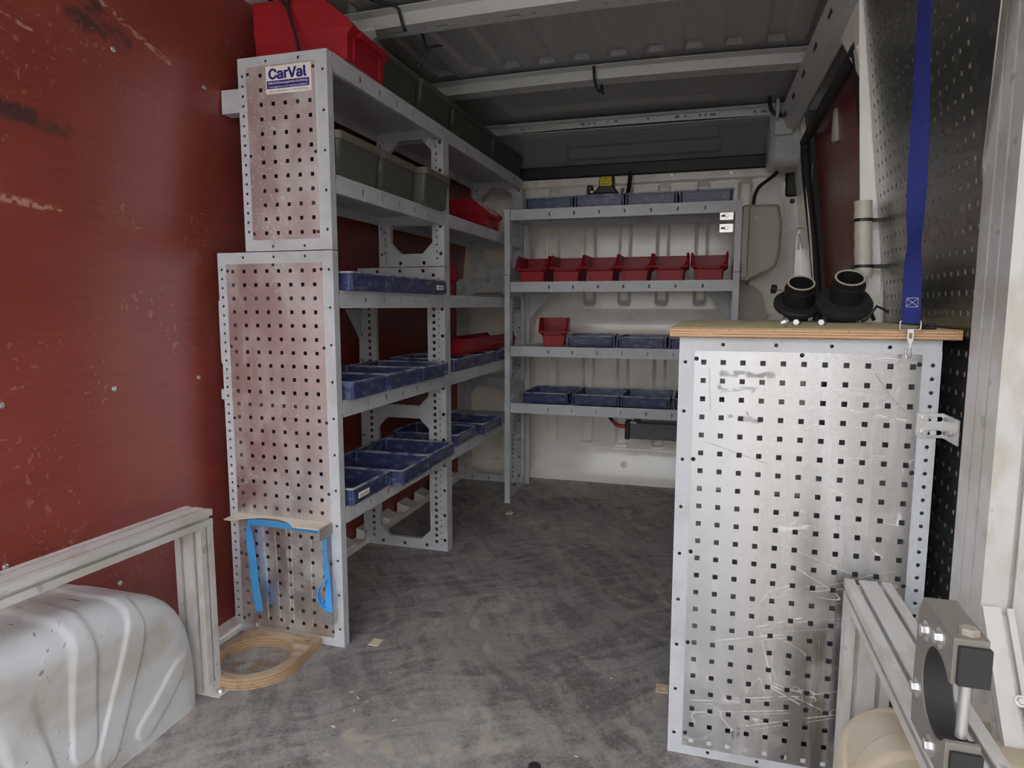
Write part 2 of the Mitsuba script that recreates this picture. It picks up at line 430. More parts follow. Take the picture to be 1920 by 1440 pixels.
def f_ply(p, n, uv):
    """plywood: veneers stacked along z on the edges, long grain on top"""
    lay = p.z / .0026
    k = dr.floor(lay)
    odd = k - 2 * dr.floor(k / 2)
    g1 = fbm(p.x * 14, p.y * 14, k * 3.7, 3)
    g2 = fbm(p.x * 220, p.y * 220, k * 1.3, 2)
    e = mix((.56, .37, .21), (.30, .14, .075), odd * .8)
    e = mix(e, (.60, .42, .24), smoothstep(.4, .8, g1) * .6)
    e = mix(e, (.18, .085, .04), smoothstep(.6, .85, g2) * .45)
    t = mix((.52, .47, .30), (.40, .35, .21), fbm(p.x * 5, p.y * 60, 2.0, 4))
    return dr.select(dr.abs(n.z) > .7, t, e)

M_PLY = mat('mat_plywood', pr(proc(f_ply), .6, .3))

def f_ring(p, n, uv):
    lay = p.z / .0042
    k = dr.floor(lay)
    odd = k - 2 * dr.floor(k / 2)
    e = mix((.42, .29, .18), (.27, .16, .085), odd * .6)
    t = mix((.45, .35, .25), (.29, .20, .13), smoothstep(.3, .75, fbm(p.x * 12, p.y * 50, 1.0, 4)))
    return mix(dr.select(dr.abs(n.z) > .7, t, e), (.12, .09, .07), smoothstep(.62, .85, fbm(p.x * 30, p.y * 30, p.z * 30, 3)) * .6)

M_RING = mat('mat_ring_wood', pr(proc(f_ring), .65, .3))

def f_arch(p, n, uv):
    d = fbm(p.x * 12, p.y * 7, p.z * 9, 4)
    c = mix((.55, .56, .58), (.44, .42, .385), smoothstep(.42, .72, d))
    a = p.y * .8 + p.z * .6
    b = -p.y * .6 + p.z * .8
    chip = smoothstep(.74, .80, fbm(a * 55, b * 200, p.x * 10, 3)) * smoothstep(.5, .66, noise(p.y * 9, p.z * 9, 3.0))
    return mix(c, (.17, .16, .14), chip * .8)

M_ARCH = mat('mat_arch_paint', pr(proc(f_arch), .42, .45))

def f_archr(p, n, uv):
    return mix((.58, .50, .38), (.48, .41, .31), fbm(p.x * 14, p.y * 14, p.z * 14, 4))

M_ARCHR = mat('mat_arch_cream', pr(proc(f_archr), .5, .4))
M_CHIP = mat('mat_wood_chip', pr((.62, .53, .38), .7, .2))
M_DUSTMETAL = mat('mat_dusty_metal', pr((.36, .32, .27), .6, .4, .2))
M_LEDGE = mat('mat_ledge', pr((.56, .51, .42), .6, .3))
M_DGREY = mat('mat_clamp_grey', pr((.19, .175, .155), .6, .35))

# ------------------------------------------------------------------ the van body
XL, XR, YB, YF, ZC = -1.41, 0.46, -0.12, 3.65, 1.94
lean = lambda z: 0.105 * np.maximum(np.asarray(z) - 0.95, 0) + 0.25 * np.maximum(np.asarray(z) - 1.78, 0)
leanR = lambda z: 0.122 * np.maximum(np.asarray(z) - 0.95, 0)

struct('floor', 'dark dusty plywood floor of the van', gridplate(np.linspace(XL - .12, XR + .15, 3), np.linspace(YB, YF + .05, 3), np.ones((2, 2), bool), -.012), M_FLOOR)

# left wall: red faced plywood, upright below and leaning in above
def sheet_yz(ys, zs, xf, t):
    m = gridplate(ys, zs, np.ones((len(ys) - 1, len(zs) - 1), bool), t)
    return warp(m, lambda v: np.stack([xf(v[:, 1]) - v[:, 2], v[:, 0], v[:, 1]], 1))

struct('wall_left', 'red brown plywood lining of the left van wall', sheet_yz([YB, 1.0, 2.0, YF + .02], np.concatenate([[0.0, .5, .9], np.linspace(.95, 1.86, 10)]), lambda z: XL + lean(z), .012), M_RED, 30)
for y, z in ((1.272, .781), (1.557, .780), (.998, .779), (.977, .437), (1.249, .287), (1.274, 1.575), (1.562, 1.578)):
    part('wall_left', 'screw', screw((XL + float(lean(z)), y, z), (1, 0, 0), .007, .0035), M_STEEL, 30)
# painted sill and floor rail along the foot of the left wall
rail = [B(XL, -1.345, 1.28, YF, 0, .012, .002), B(-1.352, -1.336, 1.28, YF, .0, .022, .003)]
for y in np.arange(2.2, 3.4, .19):
    rail.append(trimesh.convex.convex_hull(np.array([[-1.40, y, .055], [-1.40, y + .10, .055], [-1.342, y + .012, .034], [-1.342, y + .088, .034], [-1.342, y, .012], [-1.342, y + .10, .012], [-1.40, y, .012], [-1.40, y + .1, .012]])))
part('wall_left', 'sill_rail', cat(rail), M_WHITE)

# bulkhead with pressed channels
ZT = 1.685
def bulk(x, z):
    d = 0 * x
    s = lambda a, b, t: np.clip((t - a) / (b - a), 0, 1) ** 2 * (3 - 2 * np.clip((t - a) / (b - a), 0, 1))
    for c in (-1.05, -.849, -.645, -.4535, -.254, -.055, .15):
        across = 1 - s(.020, .036, np.abs(x - c))
        low = s(.205, .235, z) * (1 - s(.76, .79, z))
        high = s(.985, 1.02, z) * (1 - s(1.60, 1.63, z))
        d = d + .012 * across * np.maximum(low, high)
    d = d - .020 * s(.745, .775, z) * (1 - s(.86, .985, z))
    d = d - .030 * (1 - s(.02, .19, z)) - .012 * (1 - s(.165, .185, z))
    d = d - .012 * s(1.625, 1.64, z)
    d = d + .025 * s(1.45, 1.64, z) * 0
    return YF + d

xs = np.unique(np.round(np.concatenate([np.linspace(XL, XR, 60)] + [c + np.linspace(-.045, .045, 19) for c in (-1.05, -.849, -.645, -.4535, -.254, -.055, .15)]), 5))
zs = np.unique(np.round(np.concatenate([np.linspace(0, ZT, 60), np.linspace(.19, .25, 10), np.linspace(.74, 1.03, 40), np.linspace(1.58, 1.65, 15)]), 5))
m = gridplate(xs, zs, np.ones((len(xs) - 1, len(zs) - 1), bool), .002)
struct('wall_front', 'cream white ribbed steel bulkhead behind the cab', warp(m, lambda v: np.stack([v[:, 0], bulk(v[:, 0], v[:, 1]) + v[:, 2], v[:, 1]], 1)), M_WHITE, 40)
for x, z in ((-.944, 1.656), (-.652, 1.664), (-.432, 1.666), (-.216, 1.665), (.078, 1.659)):
    part('wall_front', 'bolt', hexa((x, YF - .012, z), (0, -1, 0), .0085, .006), M_STEEL)
part('wall_front', 'plug', lathe([(.020, 0), (.018, .003), (.012, .003), (.009, .001), (.008, .006), (.0, .007)], (-.433, bulk(np.array(-.433), np.array(.11)) - .001, .108), 20, (0, -1, .12)), M_WHITE, 30)
part('wall_front', 'gasket', B(XL + .1, .36, YF - .035, YF + .02, ZT - .01, ZT + .055, .006), M_BLACK, label='black rubber gasket along the top of the bulkhead')
# header panel above the bulkhead, with two pressed fields
hp = []
zz, yy = (ZT + .05, 1.905), (YF - .005, 3.53)
hdr = lambda x, t: (x, yy[0] + (yy[1] - yy[0]) * t, zz[0] + (zz[1] - zz[0]) * t)
hx = np.array([XL + .12, -.78, -.74, .0, .03, .40])
ht = np.array([0, .16, .22, .44, .50, .56, .78, .84, 1.0])
g = gridplate(np.unique(np.concatenate([hx, [-.775, -.745, .005, .025]])), ht, np.ones((9, 8), bool), .002)
def hwarp(v):
    x, t = v[:, 0], v[:, 1]
    inx = (x > -.76) & (x < .015)
    int_ = ((t > .2) & (t < .46)) | ((t > .54) & (t < .80))
    y = yy[0] + (yy[1] - yy[0]) * t - .010 * (inx & int_)
    return np.stack([x, y + v[:, 2], zz[0] + (zz[1] - zz[0]) * t], 1)
part('wall_front', 'header_panel', warp(g, hwarp), M_HEADER, label='dark grey header panel above the bulkhead')
part('wall_front', 'corner_trim', B(.335, .452, YF - .03, YF - .002, 1.525, 1.70, .01), M_BLACK, label='black plastic corner trim at the bulkhead top')
sp_ = sbox(.385, .445, .0, .0 + .0001)
strip = sbox(.395, .450) if False else Polygon([(.392, .95), (.455, .95), (.452, 1.40), (.425, 1.42), (.398, 1.33)])
strip = strip.difference(unary_union([LineString([(.410, 1.27), (.410, 1.34)]).buffer(.006), LineString([(.408, 1.02), (.408, 1.12)]).buffer(.006)]))
part('wall_front', 'slotted_strip', ext(strip, .012, 'xz', YF - .03), M_STEEL, label='bright metal slotted strip')
for z in (1.34, 1.08):
    part('wall_front', 'stud', hexa((.438, YF - .03, z), (0, -1, 0), .010, .008), M_STEEL)
cv = Polygon([(.11, .80), (.27, .80), (.265, .95), (.24, 1.05), (.20, 1.085), (.11, 1.085)])
part('wall_front', 'access_cover', ext(cv.buffer(.006), .008, 'xz', 3.56), M_BEIGE, label='flat cover plate with a rounded edge beside the rack')
part('wall_front', 'plug_hole', cat(*[lathe([(.013, 0), (.012, .004), (.0, .004)], (x, YF - .024, 1.505), 16, (0, -1, 0)) for x in (.372, .412)]), M_BLACK, 30)
part('wall_front', 'pillar_plate', ext(Polygon([(.31, 1.33), (.46, 1.40), (.46, 1.60), (.325, 1.60), (.31, 1.54), (.345, 1.47)]), .008, 'xz', YF - .022), M_WHITE)

# right wall: rear part behind the perforated panel, door post, sill under the door, corner by the bulkhead
rw = cat(sheet_yz([1.319, 2.03, 2.17], np.concatenate([[0, .9], np.linspace(.95, 1.84, 8)]), lambda z: XR + .0032 - leanR(z), -.02),
         B(XR - .004, XR + .095, 1.318, 1.321, 0, 1.84))
rear = sheet_yz([YB, 1.0, 1.317], np.concatenate([[0, .9], np.linspace(.95, 1.84, 8)]), lambda z: XR + .075 - .3 * leanR(z), -.02)
rw2 = sheet_yz([3.30, YF + .02], np.concatenate([[0, .9], np.linspace(.95, 1.84, 8)]), lambda z: XR - leanR(z), -.02)
struct('wall_right', 'white painted steel body side on the right of the van', cat(rw, rw2), M_WHITE, 30)
post = Polygon([(2.035, 0), (2.178, 0), (2.178, .96), (2.142, 1.13), (2.126, 1.277), (2.075, 1.55), (2.09, 1.60), (2.205, 1.695), (2.36, 1.835), (2.035, 1.835)])
post = post.difference(Polygon([(2.055, 1.60), (2.075, 1.60), (2.12, 1.70), (2.06, 1.70)]).buffer(.004))
part('wall_right', 'rear_side', rear, M_WHITE, 30)
part('wall_right', 'door_post', warp(ext(post, .05, 'yz', XR - .006), lambda v: v - np.stack([leanR(v[:, 2]), 0 * v[:, 0], 0 * v[:, 0]], 1)), M_WHITE)
part('wall_right', 'post_fold', warp(B(XR - .020, XR - .004, 2.04, 2.062, .2, 1.52, .005), lambda v: v - np.stack([leanR(v[:, 2]), 0 * v[:, 0], 0 * v[:, 0]], 1)), M_WHITE)
# cantrail over the door
cx = lambda z: XR - float(leanR(z))
railp = [(0, .030), (.034, .018), (.052, .04), (.055, .09), (-.015, .125), (-.032, .10)]
rl = []
for y0, y1 in ((2.0, 3.5),):
    ring0 = np.array([[.335 + a, y0, 1.775 + b] for a, b in railp])
    ring1 = np.array([[.300 + a, y1, 1.755 + b] for a, b in railp])
    rl.append(loftp([ring0, ring1]))
part('wall_right', 'roof_rail', cat(rl), M_ROOF, label='grey roof rail above the side door')
for y, z in ((2.25, 1.84), (2.5, 1.835), (2.75, 1.83), (3.0, 1.825), (3.25, 1.82)):
    k = .335 - (y - 2.0) * .0233
    part('wall_right', 'rail_slot', warp(B(-.003, .004, -.028, .028, -.008, .008), lambda v: v + [k - .019, y, z + .008]), M_BLACK)
part('wall_right', 'rail_foot', tm(rbox(.235, .40, 3.36, 3.60, 1.63, 1.90, .045, 24)), M_ROOF, 40, label='rounded grey foot of the roof rail in the corner')
part('wall_right', 'foot_bracket', cat(B(.25, .33, 3.33, 3.37, 1.76, 1.90, .004), B(.25, .262, 3.26, 3.36, 1.82, 1.90, .002), B(.318, .33, 3.26, 3.36, 1.82, 1.90, .002)), M_ROOF)
# left cantrail
lr = loftp([np.array([[x, y, z] for x, z in ((-1.335, 1.83), (-1.27, 1.86), (-1.20, 1.935), (-1.33, 1.96))]) for y in (YB, 3.55)])
part('wall_left', 'roof_rail', lr, M_ROOF)
for y in np.arange(1.5, 3.5, .17):
    part('wall_left', 'rail_opening', trimesh.convex.convex_hull(np.array([[-1.262, y, 1.8665], [-1.262, y + .09, 1.8665], [-1.222, y + .03, 1.911], [-1.222, y + .10, 1.911], [-1.268, y, 1.871], [-1.268, y + .09, 1.871], [-1.228, y + .03, 1.915], [-1.228, y + .10, 1.915]])), M_BLACK)

# sliding door with red lining and black seal
dz = np.array([.05, .5, .95, 1.3, 1.76])
struct('door_1', 'sliding side door lined with dark red plywood')
part('door_1', 'lining_panel', sheet_yz([2.10, 2.7, 3.32], dz, lambda z: XR + .055 - leanR(z), -.012), M_RED, 30, label='dark red plywood door lining')
zt = 1.715
fx = lambda z: XR + .01 - float(leanR(z))
for nm, pts in (('seal', [(fx(.05), 3.315, .05), (fx(.95), 3.315, .95), (fx(zt - .14), 3.315, zt - .14), (fx(zt - .02), 3.28, zt - .02), (fx(zt), 3.20, zt), (fx(zt), 2.14, zt)]),
                ('seal', [(fx(zt), 2.19, zt), (fx(zt - .1), 2.155, zt - .1), (fx(.95), 2.155, .95), (fx(.05), 2.155, .05)])):
    part('door_1', nm, tube(pts, .020, 10, 6), M_RUBBER, 40, label='black rubber door seal')
hl = tm(rbox(-.012, .016, -.022, .022, -.062, .062, .011, 16))
part('door_1', 'latch_cover', warp(hl, lambda v: v + [XR + .05 - float(leanR(1.65)), 2.79, 1.655]), M_CREAM, 40, label='small cream oblong cover on the door lining')
struct('ceiling', 'grey ribbed steel van roof seen from inside')
# roof skin with pressed ribs between the roof bows
stamps = np.arange(-1.24, .40, .1435)
arch = lambda x: .016 * (1 - ((x + .475) / .9) ** 2)
def roofz(x, y):
    s = lambda a, b, t: np.clip((t - a) / (b - a), 0, 1)
    ph = np.abs(((x - stamps[0] + .07175) % .1435) - .07175)
    rib = 1 - s(.028, .040, ph)
    inr = s(-.1, -.06, y)
    bow = np.minimum.reduce([s(.0, .05, np.abs(y - b) - .05) for b in (1.03, 2.07, 2.80)])
    z = ZC + arch(x) + .010 * rib * (.25 + .75 * bow) * (y < 2.9)
    pocket = (1 - s(.030, .036, ph)) * s(2.655, 2.667, y) * (1 - s(2.715, 2.722, y)) + (1 - s(.030, .036, ph)) * s(1.925, 1.937, y) * (1 - s(1.985, 1.992, y))
    z = z + .016 * pocket
    cxd, cyd = np.abs(x + .50) - .50, np.abs(y - 3.14) - .22
    fld = (1 - s(-.02, .02, np.maximum(cxd, cyd)))
    z = z + .022 * fld * (y > 2.85)
    rib2 = (1 - s(.024, .034, ph)) * (y > 2.9) * (1 - s(3.20, 3.22, y)) * s(-.03, -.05, cxd)
    return z + .006 * rib2
gx = np.arange(-1.26, .40, .0055)
gy = np.unique(np.round(np.concatenate([np.linspace(YB, 1.9, 30), np.arange(1.9, 2.0, .006), np.linspace(2.0, 2.64, 30), np.arange(2.64, 2.74, .006), np.linspace(2.74, 3.56, 60)]), 4))
m = gridplate(gx, gy, np.ones((len(gx) - 1, len(gy) - 1), bool), .0)
m = trimesh.Trimesh(m.vertices[:len(gx) * len(gy)], [f for f in np.array(m.faces) if f.max() < len(gx) * len(gy)], process=False)
part('ceiling', 'roof_skin', warp(m, lambda v: np.stack([v[:, 0], v[:, 1], roofz(v[:, 0], v[:, 1])], 1)), M_SKIN, 50)
# roof bows: hat sections across the van
def bow(y0, zb, hs, depth=.075, face=.034):
    xs = np.unique(np.round(np.concatenate([np.linspace(-1.24, .335, 40)] + [np.array([c - w / 2, c + w / 2]) for c, w, v in hs]), 5))
    vs = np.unique(np.round(np.concatenate([[0, depth]] + [np.array([v - .006, v + .006]) for c, w, v in hs]), 5))
    cxs, cvs = (xs[1:] + xs[:-1]) / 2, (vs[1:] + vs[:-1]) / 2
    sol = np.ones((len(cxs), len(cvs)), bool)
    for c, w, v in hs:
        sol &= ~((np.abs(cxs - c) < w / 2)[:, None] & (np.abs(cvs - v) < .006)[None, :])
    bottom = aff(gridplate(xs, vs, sol, .002), [(1, 0, 0), (0, 1, 0), (0, 0, 1)], (0, y0 + .012, zb))
    xs2 = np.linspace(-1.24, .335, 40)
    sec = [(y0 - .022, zb + face + .012), (y0 - .022, zb + face + .009), (y0 + .002, zb + face), (y0 + .012, zb), (y0 + .014, zb + .002), (y0 + .004, zb + face + .002), (y0 - .020, zb + face + .012)]
    near = loftp([np.array([(x, a, b) for a, b in sec]) for x in xs2])
    ye = y0 + .012 + depth
    sec = [(ye, zb), (ye + .01, zb + face + .01), (ye + .012, zb + face + .01), (ye + .002, zb)]
    far = loftp([np.array([(x, a, b) for a, b in sec]) for x in xs2])
    return warp(cat(bottom, near, far), lambda v: v + np.stack([0 * v[:, 0], 0 * v[:, 0], arch(v[:, 0])], 1))
hs1 = [(x, w, .045) for x, w in ((-1.1, .012), (-1.02, .05), (-.92, .012), (-.86, .04), (-.72, .010), (-.62, .05), (-.55, .010), (-.42, .010), (-.33, .012), (-.27, .012), (-.2, .012), (-.05, .012), (.02, .02), (.12, .012))]
part('ceiling', 'roof_bow', bow(2.03, 1.868, hs1), M_ROOF, 40)
hs2 = [(x, .010, .045) for x in np.arange(-1.0, .3, .085)]
part('ceiling', 'roof_bow', bow(2.755, 1.878, hs2), M_ROOF, 40)
hs3 = []
for x in (-.83, -.45, -.2, .1):
    hs3 += [(x, .022, .02), (x + .03, .009, .02), (x + .055, .009, .02)]
xs = np.linspace(-1.24, .36, 40)
hw = [(-.98, .024), (-.94, .010), (-.66, .024), (-.625, .010), (-.60, .010), (-.53, .008), (-.49, .016), (-.33, .010), (-.19, .018), (-.15, .010), (-.08, .010), (-.055, .010), (-.02, .026), (.17, .010), (.21, .026), (.27, .010)]
gxs = np.unique(np.round(np.concatenate([xs] + [[c - w / 2, c + w / 2] for c, w in hw]), 5))
gzs = np.array([0, .012, .022, .038])
sol = np.ones((len(gxs) - 1, 3), bool)
for c, w in hw:
    sol[np.abs((gxs[1:] + gxs[:-1]) / 2 - c) < w / 2, 1] = False
hb = aff(gridplate(gxs, gzs, sol, .002), [(1, 0, 0), (0, -.18, 1), (0, 1, 0)], (0, 3.47, 1.882))
hb2 = B(-1.24, .36, 3.44, 3.452, 1.918, 1.93)
part('ceiling', 'roof_bow', warp(cat(hb, hb2, B(-1.24, .36, 3.472, 3.56, 1.880, 1.8835)), lambda v: v + np.stack([0 * v[:, 0], 0 * v[:, 0], arch(v[:, 0]) * .8], 1)), M_ROOF, label='front roof bow with a row of holes')

# outer skin of the body
part('ceiling', 'outer_skin', B(XL - .15, XR + .17, YB, YF + .30, 2.02, 2.03), M_ROOF)
part('wall_left', 'outer_skin', B(XL - .15, XL - .14, YB, YF + .30, -.05, 2.03), M_WHITE)
part('wall_right', 'outer_skin', B(XR + .16, XR + .17, YB, YF + .30, -.05, 2.03), M_WHITE)
part('wall_front', 'cab_side', B(XL - .15, XR + .17, YF + .29, YF + .30, -.05, 2.03), M_HEADER)

# yard and houses behind the van; they show only as light and as reflections in the glossy sheets
def f_brick(p, n, uv):
    r = dr.floor(p.z / .075)
    u = p.x / .22 + .5 * (r - 2 * dr.floor(r / 2))
    j = dr.maximum(1 - smoothstep(.0, .05, u - dr.floor(u)), 1 - smoothstep(0, .14, p.z / .075 - r))
    c = mix((.44, .155, .062), (.34, .10, .042), mikit.cell_rand(dr.floor(u), r))
    return mix(c, (.45, .42, .38), j)
M_BRICK = mat('mat_orange_brick', pr(proc(f_brick), .85, .2))
M_RENDER = mat('mat_pale_render', pr((.50, .51, .515), .9, .2))
M_GATE = mat('mat_white_gate', pr((.80, .80, .79), .8, .2))
M_RENDER2 = mat('mat_beige_render', pr((.52, .505, .475), .9, .2))
struct('wall_outside', 'sunlit brick and pale rendered house fronts across the yard behind the camera')
part('wall_outside', 'pale_front', B(-9, .46, -9.3, -9.0, -.6, 3.6), M_RENDER)
part('wall_outside', 'white_gate', B(.46, .86, -9.2, -9.0, -.6, 3.6), M_GATE)
part('wall_outside', 'brick_pier', B(.86, 1.10, -9.3, -9.0, -.6, 3.6), M_BRICK)
part('wall_outside', 'dark_fence', B(-9, 9, -8.7, -8.6, -.6, .60), mat('mat_dark_fence', pr((.09, .085, .08), .9, .2)))
part('wall_outside', 'beige_front', B(1.10, 9, -9.3, -9.0, -.6, 3.6), M_RENDER2)

# wheel arches
def wheel_arch(mirror, fingers):
    yc, ry, hh, xw, xf = .82, .462, .362, XL + .001, -1.185
    n = 3.4
    th = np.linspace(0, math.pi, 260)
    cy = np.sign(np.cos(th)) * np.abs(np.cos(th)) ** (2 / n)
    cz = np.abs(np.sin(th)) ** (2 / n)
    # path from the wall across the top, round the shoulder and down the face
    tt = []
    for k in np.linspace(0, 1, 70):
        tt.append((xw + (xf - .07 - xw) * k, 1.0, 0))
    for a in np.linspace(0, math.pi / 2, 40)[1:]:
        tt.append((xf - .07 + .07 * math.sin(a), 1 - .165 * (1 - math.cos(a)), 0))
    for k in np.linspace(0, 1, 110)[1:]:
        tt.append((xf + .012 * k, .835 * (1 - k) + .0, 0))
    tt = np.array(tt)
    X = np.broadcast_to(tt[:, 0][:, None], (len(tt), len(th))).copy()
    S = tt[:, 1][:, None]
    Y = yc + ry * S * cy[None, :]
    Z = hh * S * cz[None, :]
    V = np.stack([X, Y, Z], -1)
    d1 = np.gradient(V, axis=0)
    d2 = np.gradient(V, axis=1)
    N = np.cross(d1, d2)
    N /= np.linalg.norm(N, axis=-1, keepdims=True) + 1e-9
    N = np.where((N[..., :1] * 1 + N[..., 2:] * 1) < 0, -N, N)
    D = np.zeros(X.shape)
    P3 = V.reshape(-1, 3)
    for pts, w in fingers:
        path = smoothpath(pts, 14)
        dist = np.full(len(P3), 9.0)
        for a, b in zip(path[:-1], path[1:]):
            ab = b - a
            t = np.clip(((P3 - a) @ ab) / (ab @ ab), 0, 1)
            dist = np.minimum(dist, np.linalg.norm(P3 - a - t[:, None] * ab, axis=1))
        k = np.clip((w * 1.3 + .005 - dist) / .0075, 0, 1)
        D = np.maximum(D, (.0055 * k * k * (3 - 2 * k)).reshape(D.shape))
    V = V + N * D[..., None]
    nu, nv = D.shape
    i, j = np.meshgrid(np.arange(nu - 1), np.arange(nv - 1), indexing='ij')
    q = np.stack([i * nv + j, (i + 1) * nv + j, (i + 1) * nv + j + 1, i * nv + j + 1], -1).reshape(-1, 4)
    v = V.reshape(-1, 3)
    if mirror:
        v = v * [-1, 1, 1] + [XL + XR, 0, 0]
    return trimesh.Trimesh(v, np.vstack([q[:, [0, 1, 2]], q[:, [0, 2, 3]]]), process=False)
fing = [([(-1.38, .72, .36), (-1.22, .765, .34), (-1.184, .80, .27), (-1.18, .83, .14), (-1.175, .86, -.02)], .026),
        ([(-1.40, .97, .36), (-1.25, .955, .355), (-1.19, .955, .28), (-1.182, .945, .20), (-1.178, .935, .10)], .021),
        ([(-1.40, 1.09, .35), (-1.25, 1.08, .33), (-1.19, 1.075, .26), (-1.182, 1.03, .155), (-1.178, .985, .055)], .020),
        ([(-1.40, 1.265, .20), (-1.25, 1.235, .17), (-1.195, 1.185, .125), (-1.182, 1.13, .075), (-1.178, 1.085, .045)], .018)]
thing('wheel_arch', 'light grey painted wheel arch with pressed ribs under the left profile frame', 'wheel arch', mesh=wheel_arch(False, fing), mat=M_ARCH, smooth=True)
fingr = [([(-1.40, 1.02, .36), (-1.25, 1.01, .355), (-1.19, 1.0, .27), (-1.182, .985, .15)], .022), ([(-1.40, 1.16, .33), (-1.25, 1.14, .30), (-1.19, 1.11, .23), (-1.182, 1.06, .12)], .020)]
thing('wheel_arch', 'cream coloured wheel arch top in the bottom right corner under the right profile beam', 'wheel arch', mesh=wheel_arch(True, fingr), mat=M_ARCHR, smooth=True)

# ------------------------------------------------------------------ shelving
def octo(a0, a1, b0, b1, c):
    return Polygon([(a0 + c, b0), (a1 - c, b0), (a1, b0 + c), (a1, b1 - c), (a1 - c, b1), (a0 + c, b1), (a0, b1 - c), (a0, b0 + c)])

def sq(a, b, s=.012):
    return sbox(a - s / 2, b - s / 2, a + s / 2, b + s / 2)

def lip(p, d, t=.0015):
    return ext(p.buffer(t, join_style=2).difference(p), d)

def frame_mesh(W, Hh, kind, ret=.027):
    """upright frame, local (a: depth from the front edge, b: height, c: along the rack)"""
    p = sbox(0, 0, W, Hh)
    k = np.arange
    if kind == 'lower':
        ops = [octo(.074, W - .077, .042, .539, .04), octo(.074, W - .077, .591, Hh - .075, .04)]
        zz = [z for z in k(.038, Hh - .02, .026)]
        p = p.difference(unary_union(ops + [sq(a, z) for a in (.047, W - .047) for z in zz]))
        p = holes(p, [(a, z - .014) for a in (.026, W - .026) for z in zz], .0030, 6)
        p = holes(p, [(a, z) for a in (.011, W - .011) for z in k(.046, Hh, .103)] + [(a, b) for b in (.018, Hh - .014) for a in k(.09, W - .06, .0985)], .0070, 10)
        hs = [lip(o, .018) for o in ops]
    elif kind == 'upper':
        ops = [octo(.049, W - .053, .049, Hh - .04, .042)]
        p = p.difference(unary_union(ops))
        p = holes(p, [(a, z) for a in (.030, W - .030) for z in k(.03, Hh - .02, .026)], .0040, 6)
        p = holes(p, [(a, z) for a in (.014, W - .014) for z in k(.048, Hh, .103)] + [(a, .014) for a in (.085, .185)], .0072, 10)
        hs = [lip(o, .018) for o in ops]
    elif kind == 'end':
        p = p.difference(sbox(.037, .040, W - .037, Hh - .040))
        p = holes(p, [(.013, z) for z in k(Hh - .051, .03, -.103)] + [(W - .013, z) for z in k(Hh - .047, .03, -.026)] + [(a, b) for b in (Hh - .014, .012) for a in k(.086, W - .05, .101)], .0039, 8)
        hs = []
    if kind == 'flange':
        p, hs = sbox(0, 0, .012, Hh).union(sbox(W - .012, 0, W, Hh)), []
    flats = [ext(p, .0015), B(0, .0015, 0, Hh, 0, ret), B(W - .0015, W, 0, Hh, 0, ret), B(0, .010, 0, Hh, ret - .0015, ret), B(W - .010, W, 0, Hh, ret - .0015, ret)]
    if kind == 'end':
        flats += [B(0, .034, 0, Hh, ret - .0015, ret), B(W - .034, W, 0, Hh, ret - .0015, ret), B(0, W, Hh - .034, Hh, ret - .0015, ret), B(0, W, 0, .034, ret - .0015, ret), B(0, W, Hh - .0015, Hh, 0, ret), B(.0355, .037, .03, Hh - .03, 0, ret), B(W - .037, W - .0355, .03, Hh - .03, 0, ret), B(.036, W - .036, Hh - .0405, Hh - .039, 0, ret)]
    return cat(flats + hs)

def shelf_mesh(L, D, first, n, hs=.048):
    """shelf pan, local (u: along, d: depth from the front, z: 0 = upper edge of the front strip)"""
    p = sbox(0, -hs, L, 0)
    sl = [Polygon([(u, -.0345), (u + .0046, -.0300), (u + .0046, -.0185), (u, -.0140), (u - .0046, -.0185), (u - .0046, -.0300)]) for u in first + .1172 * np.arange(n)]
    p = p.difference(unary_union(sl))
    f = ext(p, .0015)                                   # (u, z, t)
    f = warp(f, lambda v: v[:, [0, 2, 1]])
    return cat(f, B(0, L, 0, D, -.009, -.0075), B(0, L, 0, .012, -hs, -hs + .0015), B(0, L, D - .0015, D, -.04, 0), B(0, .0015, 0, D, -.04, -.008), B(L - .0015, L, 0, D, -.04, -.008),
               B(0, L, .0, .0025, -.0012, 0.0012))

def rack(name, label, cols, o, L, W, Hh, kind, shelves, slots, near='', far='', inset=.033, gusset=(), group=None):
    """cols: directions of (u, d, z)"""
    u, d, z = [np.array(c, float) for c in cols]
    t = thing(name, label, 'shelving unit', group)
    put = lambda m, du=0, dd=0, dz=0: aff(m, cols, np.array(o) + u * du + d * dd + z * dz)
    swap = lambda m, c0, s: warp(m, lambda v: np.stack([c0 + s * v[:, 2], v[:, 0], v[:, 1]], 1))
    part(t, 'end_frame', put(swap(frame_mesh(W, Hh, near or kind), 0, 1)), M_GREY)
    part(t, 'end_frame', put(swap(frame_mesh(W, Hh, far or kind), L - .027, 1)), M_GREY)
    for zs in shelves:
        part(t, 'shelf', put(shelf_mesh(L - inset - .027, W - .004, slots[0] - inset, slots[1]), inset, 0, zs), M_GREY)
    for zg, s, L0 in gusset:
        q = Polygon([(0, 0), (.115, 0), (0, -.13)])
        m = warp(ext(q, .0015), lambda v: np.stack([(L - .028 - v[:, 0]) if s > 0 else (.030 + v[:, 0]), W - .008 - v[:, 2], zg + v[:, 1]], 1))
        part(t, 'gusset', put(m), M_GREY)
    return t

